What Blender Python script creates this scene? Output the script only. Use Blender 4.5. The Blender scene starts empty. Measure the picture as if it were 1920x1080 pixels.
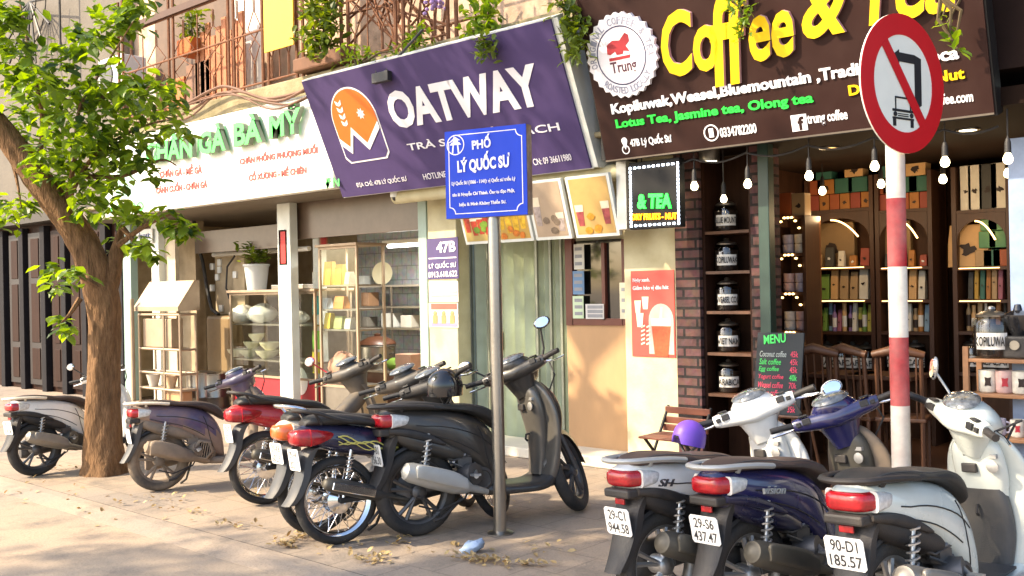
import bpy, math, random
from mathutils import Vector, Matrix
R_ = random.Random(7)
rad = math.radians
SC = bpy.context.scene
COL = SC.collection
# ------------------------------------------------------------------ camera
FPX = 1850.0; CH = 1.65; YAW = rad(48.5); ROLL = .02
FW = Vector((-math.cos(YAW), math.sin(YAW), 0)); RT = Vector((math.sin(YAW), math.cos(YAW), 0)); ZZ = Vector((0, 0, 1))
CR = RT*math.cos(ROLL) - ZZ*math.sin(ROLL); CU = ZZ*math.cos(ROLL) + RT*math.sin(ROLL)
cam = bpy.data.objects.new('camera', bpy.data.cameras.new('camera')); COL.objects.link(cam)
cam.data.sensor_width = 36; cam.data.lens = FPX/1920*36; cam.data.clip_end = 900; cam.data.clip_start = .05
mw = Matrix.Identity(4)
for i, a in enumerate((CR, CU, -FW)):
    for j in range(3): mw[j][i] = a[j]
mw[2][3] = CH
cam.matrix_world = mw
SC.camera = cam
# ------------------------------------------------------------------ sky, sun, exposure
SUN_DIR = Vector((-.60, -.80, 0)).normalized()*math.cos(rad(36)) + ZZ*math.sin(rad(36))
W = bpy.data.worlds.new('World'); SC.world = W; W.use_nodes = True
nt = W.node_tree; bg = nt.nodes['Background']; sk = nt.nodes.new('ShaderNodeTexSky'); sk.sky_type = 'NISHITA'; sk.sun_disc = False
sk.sun_elevation = rad(36); sk.sun_rotation = math.atan2(SUN_DIR.x, SUN_DIR.y); sk.dust_density = 2.5; sk.air_density = 1.0
nt.links.new(sk.outputs[0], bg.inputs[0]); bg.inputs[1].default_value = .15
sl = bpy.data.lights.new('sun', 'SUN'); sl.energy = 3.25; sl.angle = rad(.8); sl.color = (1, .82, .58)
so = bpy.data.objects.new('sun', sl); COL.objects.link(so); so.rotation_euler = (-SUN_DIR).to_track_quat('-Z', 'Y').to_euler(); so.location = (-20, -30, 30)
vs = SC.view_settings; vs.view_transform = 'Standard'; vs.look = 'None'; vs.exposure = 1.62; vs.gamma = 1
SC.cycles.use_denoising = True
SC.cycles.max_bounces = 6; SC.cycles.transparent_max_bounces = 10; SC.cycles.sample_clamp_indirect = 6
# ------------------------------------------------------------------ back-projection used to measure the place
def ray(u, v): return FW + CR*((u-960)/FPX) + CU*((540-v)/FPX)
def F(u, v, Y):
    d = ray(u, v); t = Y/d.y; return Vector((d.x*t, Y, CH+d.z*t))
def G(u, v, z=0):
    d = ray(u, v); t = (z-CH)/d.z; return Vector((d.x*t, d.y*t, z))
def D(u, v, dep): d = ray(u, v); return Vector((d.x*dep, d.y*dep, CH+d.z*dep))
# ------------------------------------------------------------------ materials
def lin(h):
    if not isinstance(h, str): return tuple(h)
    c = [int(h[i:i+2], 16)/255 for i in (0, 2, 4)]
    return tuple(x/12.92 if x <= .04045 else ((x+.055)/1.055)**2.4 for x in c)
def mat(name, col, rough=.5, metal=0, var=.15, vs=7, bump=0, bs=40, coat=0, emit=0, dust=None, da=.5, spec=.5, stretch=None):
    m = bpy.data.materials.new(name); m.use_nodes = True; n = m.node_tree.nodes; l = m.node_tree.links; p = n['Principled BSDF']
    c = lin(col); p.inputs['Roughness'].default_value = rough; p.inputs['Metallic'].default_value = metal
    p.inputs['Specular IOR Level'].default_value = spec; p.inputs['Coat Weight'].default_value = coat; p.inputs['Coat Roughness'].default_value = .08
    tc = n.new('ShaderNodeTexCoord'); src = tc.outputs['Object']
    if stretch:
        mp = n.new('ShaderNodeMapping'); mp.inputs['Scale'].default_value = stretch; l.new(src, mp.inputs[0]); src = mp.outputs[0]
    nz = n.new('ShaderNodeTexNoise'); nz.inputs['Scale'].default_value = vs; nz.inputs['Detail'].default_value = 6; nz.inputs['Roughness'].default_value = .65; l.new(src, nz.inputs['Vector'])
    cr = n.new('ShaderNodeValToRGB'); l.new(nz.outputs['Fac'], cr.inputs[0])
    cr.color_ramp.elements[0].position = .3; cr.color_ramp.elements[1].position = .7
    cr.color_ramp.elements[0].color = (*[x*(1-var) for x in c], 1); cr.color_ramp.elements[1].color = (*[min(1, x*(1+var*.6)) for x in c], 1)
    out = cr.outputs[0]
    if dust:
        n2 = n.new('ShaderNodeTexNoise'); n2.inputs['Scale'].default_value = 4.5; n2.inputs['Detail'].default_value = 8; l.new(tc.outputs['Object'], n2.inputs['Vector'])
        r2 = n.new('ShaderNodeMapRange'); r2.inputs[1].default_value = .38; r2.inputs[2].default_value = .72; r2.inputs[3].default_value = 0; r2.inputs[4].default_value = da; l.new(n2.outputs['Fac'], r2.inputs[0])
        mx = n.new('ShaderNodeMix'); mx.data_type = 'RGBA'; l.new(r2.outputs[0], mx.inputs[0]); l.new(out, mx.inputs[6]); mx.inputs[7].default_value = (*lin(dust), 1); out = mx.outputs[2]
        rr = n.new('ShaderNodeMapRange'); rr.inputs[3].default_value = rough; rr.inputs[4].default_value = .9; l.new(r2.outputs[0], rr.inputs[0]); l.new(rr.outputs[0], p.inputs['Roughness'])
    l.new(out, p.inputs['Base Color'])
    if bump:
        nb = n.new('ShaderNodeTexNoise'); nb.inputs['Scale'].default_value = bs; nb.inputs['Detail'].default_value = 5; l.new(src, nb.inputs['Vector'])
        b = n.new('ShaderNodeBump'); b.inputs['Strength'].default_value = bump; b.inputs['Distance'].default_value = .02; l.new(nb.outputs['Fac'], b.inputs['Height']); l.new(b.outputs[0], p.inputs['Normal'])
    if emit:
        l.new(out, p.inputs['Emission Color']); p.inputs['Emission Strength'].default_value = emit
    return m
def brickmat(name, c1, c2, mortar, scale, bw, bh, msize=.03, bump=.6, rough=.85):
    m = mat(name, c1, rough, var=.2); n = m.node_tree.nodes; l = m.node_tree.links; p = n['Principled BSDF']
    tc = n.new('ShaderNodeTexCoord'); mp = n.new('ShaderNodeMapping'); mp.inputs['Rotation'].default_value = (rad(90), 0, 0)
    b = n.new('ShaderNodeTexBrick'); b.inputs['Scale'].default_value = scale; b.inputs['Brick Width'].default_value = bw; b.inputs['Row Height'].default_value = bh
    b.inputs['Mortar Size'].default_value = msize; b.inputs['Color1'].default_value = (*lin(c1), 1); b.inputs['Color2'].default_value = (*lin(c2), 1); b.inputs['Mortar'].default_value = (*lin(mortar), 1)
    l.new(tc.outputs['Object'], mp.inputs[0]); l.new(mp.outputs[0], b.inputs['Vector'])
    nz = n.new('ShaderNodeTexNoise'); nz.inputs['Scale'].default_value = 14; l.new(tc.outputs['Object'], nz.inputs['Vector'])
    mx = n.new('ShaderNodeMix'); mx.data_type = 'RGBA'; mx.blend_type = 'MULTIPLY'; mx.inputs[0].default_value = .6; l.new(b.outputs['Color'], mx.inputs[6]); l.new(nz.outputs['Color'], mx.inputs[7])
    l.new(mx.outputs[2], p.inputs['Base Color'])
    bp = n.new('ShaderNodeBump'); bp.inputs['Strength'].default_value = bump; bp.inputs['Distance'].default_value = .02
    ad = n.new('ShaderNodeMath'); ad.operation = 'MULTIPLY_ADD'; l.new(nz.outputs['Fac'], ad.inputs[0]); ad.inputs[1].default_value = .8; 
    sb = n.new('ShaderNodeMath'); sb.operation = 'SUBTRACT'; sb.inputs[0].default_value = 1; l.new(b.outputs['Fac'], sb.inputs[1]); l.new(sb.outputs[0], ad.inputs[2])
    l.new(ad.outputs[0], bp.inputs['Height']); l.new(bp.outputs[0], p.inputs['Normal'])
    return m
def glassmat(name, tint=(.9, .95, .93), gloss=.12, rough=.03):
    m = bpy.data.materials.new(name); m.use_nodes = True; n = m.node_tree.nodes; l = m.node_tree.links; n.remove(n['Principled BSDF'])
    t = n.new('ShaderNodeBsdfTransparent'); t.inputs[0].default_value = (*tint, 1); g = n.new('ShaderNodeBsdfGlossy'); g.inputs['Roughness'].default_value = rough
    fr = n.new('ShaderNodeLayerWeight'); fr.inputs[0].default_value = .5; pw = n.new('ShaderNodeMath'); pw.operation = 'POWER'; pw.inputs[1].default_value = 4; l.new(fr.outputs['Facing'], pw.inputs[0]); ad = n.new('ShaderNodeMath'); ad.operation = 'MULTIPLY_ADD'; ad.inputs[1].default_value = .6; ad.inputs[2].default_value = gloss*.35; l.new(pw.outputs[0], ad.inputs[0])
    mx = n.new('ShaderNodeMixShader'); l.new(ad.outputs[0], mx.inputs[0]); l.new(t.outputs[0], mx.inputs[1]); l.new(g.outputs[0], mx.inputs[2]); l.new(mx.outputs[0], n['Material Output'].inputs[0]); return m
def leafmat(name, c1, c2, tr=.5):
    m = bpy.data.materials.new(name); m.use_nodes = True; n = m.node_tree.nodes; l = m.node_tree.links; p = n['Principled BSDF']; p.inputs['Roughness'].default_value = .42
    g = n.new('ShaderNodeNewGeometry'); cr = n.new('ShaderNodeValToRGB'); l.new(g.outputs['Random Per Island'], cr.inputs[0])
    cr.color_ramp.elements[0].color = (*lin(c1), 1); cr.color_ramp.elements[1].color = (*lin(c2), 1)
    l.new(cr.outputs[0], p.inputs['Base Color'])
    t = n.new('ShaderNodeBsdfTranslucent'); hs = n.new('ShaderNodeHueSaturation'); hs.inputs['Hue'].default_value = .47; hs.inputs['Saturation'].default_value = 1.2; hs.inputs['Value'].default_value = 2.2; l.new(cr.outputs[0], hs.inputs['Color']); l.new(hs.outputs[0], t.inputs[0])
    mx = n.new('ShaderNodeMixShader'); mx.inputs[0].default_value = tr; l.new(p.outputs[0], mx.inputs[1]); l.new(t.outputs[0], mx.inputs[2]); l.new(mx.outputs[0], n['Material Output'].inputs[0]); return m
# ------------------------------------------------------------------ mesh builder
class MB:
    def __init__(s): s.v = []; s.f = []
    def add(s, vs_, fs):
        o = len(s.v); s.v += [Vector(p) for p in vs_]; s.f += [tuple(i+o for i in f) for f in fs]; return s
    def box(s, a, b, M=None):
        x0, x1 = sorted((a[0], b[0])); y0, y1 = sorted((a[1], b[1])); z0, z1 = sorted((a[2], b[2]))
        vs_ = [Vector(p) for p in ((x0,y0,z0),(x1,y0,z0),(x1,y1,z0),(x0,y1,z0),(x0,y0,z1),(x1,y0,z1),(x1,y1,z1),(x0,y1,z1))]
        if M: vs_ = [M @ p for p in vs_]
        return s.add(vs_, [(0,3,2,1),(4,5,6,7),(0,1,5,4),(1,2,6,5),(2,3,7,6),(3,0,4,7)])
    def cbox(s, c, d, M=None): return s.box([c[i]-d[i]/2 for i in range(3)], [c[i]+d[i]/2 for i in range(3)], M)
    def rings(s, rs, cap=True, closed=False):
        n = len(rs[0]); o = len(s.v); fs = []
        for r in rs: s.v += [Vector(p) for p in r]
        m = len(rs)
        for i in range(m if closed else m-1):
            a = o+i*n; b = o+((i+1) % m)*n
            for j in range(n): k = (j+1) % n; fs.append((a+j, a+k, b+k, b+j))
        if cap and not closed: fs.append(tuple(o+j for j in range(n))[::-1]); fs.append(tuple(o+(m-1)*n+j for j in range(n)))
        s.f += fs; return s
    def tube(s, pts, r, n=8, cap=True, closed=False):
        pts = [Vector(p) for p in pts]; rs = []; m = len(pts); up = None
        for i, p in enumerate(pts):
            if closed: t = pts[(i+1) % m]-pts[i-1]
            else: t = pts[min(i+1, m-1)]-pts[max(i-1, 0)]
            t.normalize()
            if up is None: up = Vector((0,0,1)) if abs(t.z) < .9 else Vector((1,0,0))
            a = t.cross(up); 
            if a.length < 1e-5: a = t.cross(Vector((.3,1,.2)))
            a.normalize(); b = a.cross(t).normalized(); up = b
            q = r[i] if isinstance(r, (list, tuple)) else r
            rs.append([p+a*q*math.cos(2*math.pi*j/n)+b*q*math.sin(2*math.pi*j/n) for j in range(n)])
        return s.rings(rs, cap, closed)
    def lathe(s, prof, o, ax, n=20, closed=False, cap=True):
        o = Vector(o); ax = Vector(ax).normalized(); a = ax.orthogonal().normalized(); b = ax.cross(a)
        return s.rings([[o+ax*h+(a*math.cos(2*math.pi*j/n)+b*math.sin(2*math.pi*j/n))*r for j in range(n)] for r, h in prof], cap, closed)
    def ball(s, c, d, n=14, m=9, M=None):
        c = Vector(c); rs = []
        for i in range(m+1):
            t = math.pi*(i/m); t = min(max(t, .06), math.pi-.06)
            rs.append([c+Vector((d[0]*math.sin(t)*math.cos(2*math.pi*j/n), d[1]*math.sin(t)*math.sin(2*math.pi*j/n), -d[2]*math.cos(t))) for j in range(n)])
        if M: rs = [[c+M@(p-c) for p in r] for r in rs]
        return s.rings(rs)
    def prism(s, pts, fr, t0, t1):
        """polygon (s,t) in a frame, extruded along its normal from t0 to t1"""
        n = len(pts); o = len(s.v)
        s.v += [fr.P(a, b, t0) for a, b in pts]+[fr.P(a, b, t1) for a, b in pts]
        s.f += [tuple(o+i for i in range(n))[::-1], tuple(o+n+i for i in range(n))]
        s.f += [(o+i, o+(i+1) % n, o+n+(i+1) % n, o+n+i) for i in range(n)]; return s
    def xf(s, M): s.v = [M @ p for p in s.v]; return s
    def build(s, name, m, parent=None, smooth=False, bevel=0, sub=0, loc=None):
        me = bpy.data.meshes.new(name)
        if parent is not None: o = ABS.get(parent.name, Vector())
        elif loc is not None: o = Vector(loc)
        else:
            xs = [p.x for p in s.v]; ys = [p.y for p in s.v]; o = Vector(((min(xs)+max(xs))/2, (min(ys)+max(ys))/2, min(p.z for p in s.v)))
        me.from_pydata([p-o for p in s.v], [], s.f); me.validate(); me.update()
        import bmesh
        b = bmesh.new(); b.from_mesh(me); bmesh.ops.recalc_face_normals(b, faces=b.faces); b.to_mesh(me); b.free()
        for q in (m if isinstance(m, list) else [m]): me.materials.append(q)
        if smooth: me.shade_smooth()
        ob = bpy.data.objects.new(name, me); COL.objects.link(ob)
        if parent is not None: ob.parent = parent
        else: ob.location = o
        ABS[ob.name] = o
        if bevel:
            md = ob.modifiers.new('bevel', 'BEVEL'); md.width = bevel; md.segments = 2; md.limit_method = 'ANGLE'; md.angle_limit = rad(40)
            me.shade_smooth() if smooth else None
        if sub:
            md = ob.modifiers.new('sub', 'SUBSURF'); md.levels = sub; md.render_levels = sub
        if smooth:
            try:
                for e in me.edges: pass
                me.set_sharp_from_angle(angle=rad(50))
            except Exception: pass
        return ob
ABS = {}
def thing(name, label, cat, loc=(0,0,0), group=None, rot=(0,0,0), local=False):
    o = bpy.data.objects.new(name, None); COL.objects.link(o); o.empty_display_size = .1
    o.location = loc; o.rotation_euler = rot; ABS[o.name] = Vector() if local else Vector(loc)
    return tag(o, label, cat, group)
def tag(o, label, cat, group=None):
    o['label'] = label; o['category'] = cat
    if group: o['group'] = group
    return o
def structure(o): o['kind'] = 'structure'; return o
class Fr:
    def __init__(s, o, x, y): s.o = Vector(o); s.x = Vector(x).normalized(); y = Vector(y); s.n = s.x.cross(y).normalized(); s.y = s.n.cross(s.x)
    def P(s, a, b, c=0): return s.o+s.x*a+s.y*b+s.n*c
    def px(s, u, v, c=0):
        d = ray(u, v); C0 = Vector((0, 0, CH)); o = s.o+s.n*c; t = (o-C0).dot(s.n)/d.dot(s.n); p = C0+d*t-s.o
        return (p.dot(s.x), p.dot(s.y))
def text(st, m, parent, fr, a, b, w, h, depth=.004, lift=.002, name='lettering', bold=0, shear=0, angle=0, res=3):
    """lettering fitted to the w x h box whose lower left corner is (a,b) in a frame"""
    c = bpy.data.curves.new('t', 'FONT'); c.body = st; c.resolution_u = res; c.offset = bold; c.shear = shear; c.extrude = .5
    o = bpy.data.objects.new('t', c); COL.objects.link(o); bpy.context.view_layer.update()
    me = bpy.data.meshes.new_from_object(o.evaluated_get(bpy.context.evaluated_depsgraph_get())); bpy.data.objects.remove(o)
    xs = [v.co.x for v in me.vertices]; ys = [v.co.y for v in me.vertices]; x0, x1, y0, y1 = min(xs), max(xs), min(ys), max(ys)
    mb = MB(); ca, sa = math.cos(angle), math.sin(angle)
    for v in me.vertices:
        p = (v.co.x-x0)/(x1-x0)*w; q = (v.co.y-y0)/(y1-y0)*h; r = (v.co.z+.5)*depth+lift
        mb.v.append(fr.P(a+p*ca-q*sa, b+p*sa+q*ca, r))
    mb.f = [tuple(p.vertices) for p in me.polygons]; bpy.data.meshes.remove(me); bpy.data.curves.remove(c)
    return mb.build(name, m, parent)
def fit(st, m, parent, fr, p0, p1, p2, **k):
    """p0 lower left, p1 lower right, p2 upper left as pixels of the photograph on the frame's plane"""
    a = fr.px(*p0); b = fr.px(*p1); c = fr.px(*p2); w = math.hypot(b[0]-a[0], b[1]-a[1])
    return text(st, m, parent, fr, a[0], a[1], w, max(.01, c[1]-a[1]), angle=math.atan2(b[1]-a[1], b[0]-a[0]), **k)
def lerp(a, b, t): return a+(b-a)*t
def cat(P, sub):
    out = []; n = len(P)
    for i in range(n-1):
        p0, p1, p2, p3 = P[max(i-1, 0)], P[i], P[i+1], P[min(i+2, n-1)]
        for k in range(sub):
            t = k/sub; out.append([.5*(2*b+(c-a)*t+(2*a-5*b+4*c-d)*t*t+(3*b-a-3*c+d)*t**3) for a, b, c, d in zip(p0, p1, p2, p3)])
    out.append(list(P[-1])); return out
def sel(t, e):
    c, s = math.cos(t), math.sin(t); return math.copysign(abs(c)**(2/e), c), math.copysign(abs(s)**(2/e), s)
def loftx(mb, secs, n=20, sub=4, e=2.7, top=1.0, y=0):
    """sections (x, z low, z high, half width) along x"""
    rs = []
    for x, a, b, w in cat(secs, sub):
        r = []
        for j in range(n):
            p, q = sel(2*math.pi*j/n, e); k = lerp(1, top, (q+1)/2); r.append(Vector((x, y+w*p*k, (a+b)/2+(b-a)/2*q)))
        rs.append(r)
    return mb.rings(rs)
def seam(secs, path, e=2.7, top=1.0, r=.0035, y=0):
    """a fine line lying on a lofted body: path of (x, angle in degrees) on the right hand side"""
    fine = cat(secs, 8); pts = []
    for x, a in path:
        i = min(range(len(fine)-1), key=lambda k: abs((fine[k][0]+fine[k+1][0])/2-x)); s0, s1 = fine[i], fine[i+1]; t = min(max((x-s0[0])/((s1[0]-s0[0]) or 1), 0), 1)
        _, lo, hi, w = [lerp(p, q, t) for p, q in zip(s0, s1)]; c, s = sel(rad(a), e); k = lerp(1, top, (s+1)/2); pts.append(Vector((x, y+w*c*k*1.004, (lo+hi)/2+(hi-lo)/2*s*1.004)))
    return MB().tube(pts, r, 5)
def loftz(mb, secs, n=20, sub=4, e=2.7, y=0):
    """sections (z, x centre, half depth, half width) along z"""
    rs = []
    for z, x, a, w in cat(secs, sub):
        rs.append([Vector((x+a*sel(2*math.pi*j/n, e)[0], y+w*sel(2*math.pi*j/n, e)[1], z)) for j in range(n)])
    return mb.rings(rs)
# ------------------------------------------------------------------ shared materials
TYRE = mat('tyre_rubber', (.02,.02,.021), .85, var=.3, bump=.3, bs=90, dust='6f6456', da=.3)
BLK = mat('black_plastic', (.022,.022,.024), .5, spec=.35, var=.25, bump=.15, bs=160, dust='7a6c5c', da=.18)
BLKG = mat('black_gloss', (.012,.012,.014), .15, var=.1, coat=.6)
GRY = mat('grey_plastic', (.05,.052,.055), .5, var=.15, bump=.1, bs=160, dust='8a7d6c', da=.22)
ALU = mat('aluminium', (.52,.53,.54), .38, metal=.9, var=.2, dust='7b705f', da=.5)
ALD = mat('dark_alloy', (.12,.12,.125), .45, metal=.7, var=.3, dust='7b705f', da=.4)
CHR = mat('chrome', (.75,.75,.76), .12, metal=1, var=.08)
SEATB = mat('seat_vinyl_black', (.02,.02,.02), .55, var=.2, bump=.15, bs=220, dust='6d6255', da=.18)
SEATBR = mat('seat_vinyl_brown', (.05,.03,.025), .6, var=.2, bump=.15, bs=220, dust='6f5d4c', da=.25)
REDL = mat('red_lens', (.34,.008,.014), .2, var=.45, vs=26, coat=.4)
CLRL = mat('clear_lens', (.62,.62,.6), .12, var=.3, vs=40, coat=.8)
AMBL = mat('orange_lens', (.75,.14,.02), .15, var=.15, coat=.8)
PLATE = mat('plate_white', (.80,.80,.78), .45, var=.06, dust='9a927f', da=.25)
INK = mat('plate_ink', (.03,.03,.035), .5)
INKF = mat('plate_ink_faded', (.16,.17,.17), .6)
MIRG = mat('mirror_glass', (.82,.85,.9), .03, metal=1, var=.02)
DIAL = mat('dial_glass', (.10,.11,.12), .06, var=.7, vs=30, coat=1)
WHT = mat('paint_white', (.78,.78,.75), .22, var=.05, coat=.7, dust='b4a996', da=.22)
PGRN = mat('paint_pale_green_white', (.60,.64,.59), .24, var=.05, coat=.7, dust='a39a86', da=.2)
GREY = mat('paint_matt_bronze_grey', (.034,.031,.029), .38, var=.12, coat=.35, dust='7d7059', da=.15)
GREYL = mat('paint_silver_bronze', (.16,.148,.13), .32, metal=.45, var=.1)
NAVY = mat('paint_navy', (.014,.014,.075), .18, var=.15, coat=.8, dust='5d5a66', da=.15)
NAVYD = mat('paint_dark_navy', (.012,.012,.04), .25, var=.15, coat=.6, dust='5d5a66', da=.15)
BLUE = mat('paint_dusty_blue', (.075,.062,.125), .3, var=.2, coat=.5, dust='8f6f60', da=.85)
DUSTD = mat('dusty_dark_plastic', (.055,.05,.045), .55, var=.25, coat=.15, dust='8d7a62', da=.6)
DUSTY = mat('dusty_grey_brown', (.18,.145,.115), .75, var=.25, dust='a38d73', da=.7)
DUSTT = mat('dusty_tyre', (.07,.06,.052), .9, var=.25, bump=.3, bs=90, dust='a38d73', da=.8)
RED = mat('paint_red', (.45,.012,.018), .25, var=.15, coat=.6, dust='8b6d5d', da=.25)
PINKD = mat('dusty_pink_brown', (.22,.15,.12), .5, var=.2, coat=.2, dust='a98f77', da=.6)
IVORY = mat('paint_ivory', (.72,.66,.55), .3, var=.08, coat=.4, dust='b39d80', da=.4)
MUFG = mat('muffler_grey', (.30,.29,.27), .4, metal=.6, var=.2, dust='8a7f6e', da=.4)
MUFD = mat('muffler_dark', (.045,.045,.045), .42, metal=.3, var=.2, dust='77705f', da=.45)
YEL = mat('decal_yellow', (.62,.55,.14), .4)
SILV = mat('silver_plastic', (.44,.45,.44), .35, metal=.35, var=.1, dust='a39a86', da=.3)

# ------------------------------------------------------------------ motorbikes: x forward from the rear axle, y left, z up
def wheel(parent, cx, cz, R, w, style, rim_m, tyre_m=None, xf=None, n=40):
    wx = MB(); c = (cx, 0, cz); Y = (0, 1, 0); rin = R-.085 if style == 'cast' else R-.06
    wx.lathe([(rin+.012, -w*.36), (rin-.004, -w*.3), (rin-.018, -w*.15), (rin-.018, w*.15), (rin-.004, w*.3), (rin+.012, w*.36), (rin+.006, w*.1), (rin+.006, -w*.1)], c, Y, n, closed=True)
    wx.lathe([(.03, -.065), (.05, -.05), (.052, 0), (.05, .05), (.03, .065)], c, Y, 16)
    if style == 'cast':
        for k in range(5):
            for d in (-.16, .16):
                a = 2*math.pi*k/5+.3; b = a+d
                p0 = Vector((cx+.04*math.cos(a), -.028, cz+.04*math.sin(a))); p1 = Vector((cx+(rin-.008)*math.cos(b), -.02, cz+(rin-.008)*math.sin(b)))
                wx.tube([p0, p0.lerp(p1, .5), p1], [.016, .013, .015], 6)
    else:
        for k in range(18):
            for sg in (-1, 1):
                a = 2*math.pi*k/18; b = a+sg*.55
                wx.tube([(cx+.05*math.cos(a), sg*.04, cz+.05*math.sin(a)), (cx+rin*math.cos(b), 0, cz+rin*math.sin(b))], .0024, 4)
        wx.lathe([(.03, -.07), (.085, -.05), (.085, .05), (.03, .07)], c, Y, 20)
    if xf: wx.xf(xf)
    rim = wx.build('wheel', rim_m, parent, smooth=True)
    t = MB(); pr = [(rin+.004, -w*.3), (rin+.012, -w*.42), (lerp(rin, R, .55), -w*.5), (R-.022, -w*.47), (R-.006, -w*.3), (R, -w*.1), (R, w*.1), (R-.006, w*.3), (R-.022, w*.47), (lerp(rin, R, .55), w*.5), (rin+.012, w*.42), (rin+.004, w*.3)]
    t.lathe(pr, c, Y, n, closed=True)
    if xf: t.xf(xf)
    t.build('tyre', tyre_m or TYRE, rim, smooth=True)
    return rim
def plate(parent, fr, lines, ink, name='number_plate'):
    """fr: centre of the plate, x to the reader's right"""
    p = MB(); k = .012
    p.prism([(-.095+k, -.07), (.095-k, -.07), (.095, -.07+k), (.095, .07-k), (.095-k, .07), (-.095+k, .07), (-.095, .07-k), (-.095, -.07+k)], fr, 0, .004)
    pl = p.build(name, PLATE, parent)
    f2 = Fr(fr.P(0, 0, .004), fr.x, fr.y)
    if lines:
        text(lines[0], ink, pl, f2, -.066, .008, .132, .05, .001, .0006, bold=.012); text(lines[1], ink, pl, f2, -.078, -.058, .156, .05, .001, .0006, bold=.012)
    return pl
def steer_matrix(px, pz, ang, rake=26):
    ax = Vector((-math.sin(rad(rake)), 0, math.cos(rad(rake)))); T = Matrix.Translation((px, 0, pz)); return T @ Matrix.Rotation(ang, 4, ax) @ T.inverted()
def mirror(root, S, hx, hz, sg, m, fold=0, shape=(.016, .062, .042), h=.20, out=.34, back=0):
    b = MB(); p1 = Vector((hx+.03, sg*.19, hz+.03)); p3 = Vector((hx-.01-back, sg*out, hz+h))
    b.tube([p1, p1.lerp(p3, .35)+Vector((.03, sg*.01, .0)), p3], [.009, .007, .007], 8)
    M = Matrix.Rotation(sg*-.25, 3, 'Z') @ Matrix.Rotation(sg*.12, 3, 'X') @ Matrix.Rotation(fold, 3, 'Y')
    b.ball(p3+Vector((0, sg*.02, .02)), shape, 16, 9, M); b.xf(S)
    o = b.build('mirror', m, root, smooth=True)
    g = MB(); c = p3+Vector((0, sg*.02, .02)); rs = []
    for k, d in ((1, -.3), (.86, -1.02), (.01, -1.08)):
        rs.append([c+M@Vector((shape[0]*d, shape[1]*.93*k*math.cos(2*math.pi*j/16), shape[2]*.93*k*math.sin(2*math.pi*j/16))) for j in range(16)])
    g.rings(rs); g.xf(S); g.build('mirror_glass', MIRG, o, smooth=True)
def handlebars(root, S, hx, hz, cover, dash=DIAL, wide=.33, mirrors=(1, 1), mm=None, pod=(.155, .14, .092), fold=(0, 0), lever=CHR):
    c = MB()
    c.ball((hx+.035, 0, hz+.015), pod, 22, 14, Matrix.Rotation(rad(30), 3, 'Y'))
    rs = []
    for y, w, h in cat([(-.235, .030, .032), (-.2, .042, .040), (-.13, .06, .045), (0, .09, .055), (.13, .06, .045), (.2, .042, .040), (.235, .030, .032)], 4):
        rs.append([Vector((hx-.015-abs(y)*.12+w*sel(2*math.pi*j/14, 2.6)[0], y, hz-.005+abs(y)*.1+h*sel(2*math.pi*j/14, 2.6)[1])) for j in range(14)])
    c.rings(rs); loftz(c, [(hz-.17, hx+.055, .05, .065), (hz-.1, hx+.035, .07, .09), (hz-.02, hx+.015, .095, .12)], 16)
    c.xf(S); cv = c.build('handlebar_cover', cover, root, smooth=True)
    d = MB(); M = Matrix.Rotation(rad(-22), 3, 'Y'); d.ball((hx-.035, 0, hz+.103), (.082, .105, .028), 20, 8, M); d.xf(S); d.build('instrument_panel', dash, cv, smooth=True)
    for sg in (-1, 1):
        q = MB(); q.cbox((hx-.088, sg*.16, hz+.024), (.016, .045, .034)); q.cbox((hx-.082, sg*.205, hz+.018), (.016, .026, .024)); q.cbox((hx-.07, sg*.17, hz+.058), (.03, .05, .01)); q.xf(S); q.build('switch', BLK, cv, bevel=.003)
        g = MB(); g.tube([(hx-.045, sg*.22, hz+.022), (hx-.075, sg*.30, hz+.028), (hx-.09, sg*(wide+.03), hz+.03)], [.019, .018, .018], 10); g.xf(S); g.build('grip', BLK, root, smooth=True)
        l = MB(); l.tube([(hx+.01, sg*.22, hz+.01), (hx+.02, sg*.27, hz+.0), (hx-.02, sg*(wide+.04), hz-.005)], [.008, .007, .006], 6); l.xf(S); l.build('brake_lever', lever, root, smooth=True)
    for k, sg in enumerate((-1, 1)):
        if mirrors[k]: mirror(root, S, hx, hz, sg, mm or BLK, fold[k], **(mirrors[k] if isinstance(mirrors[k], dict) else {}))
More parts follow.
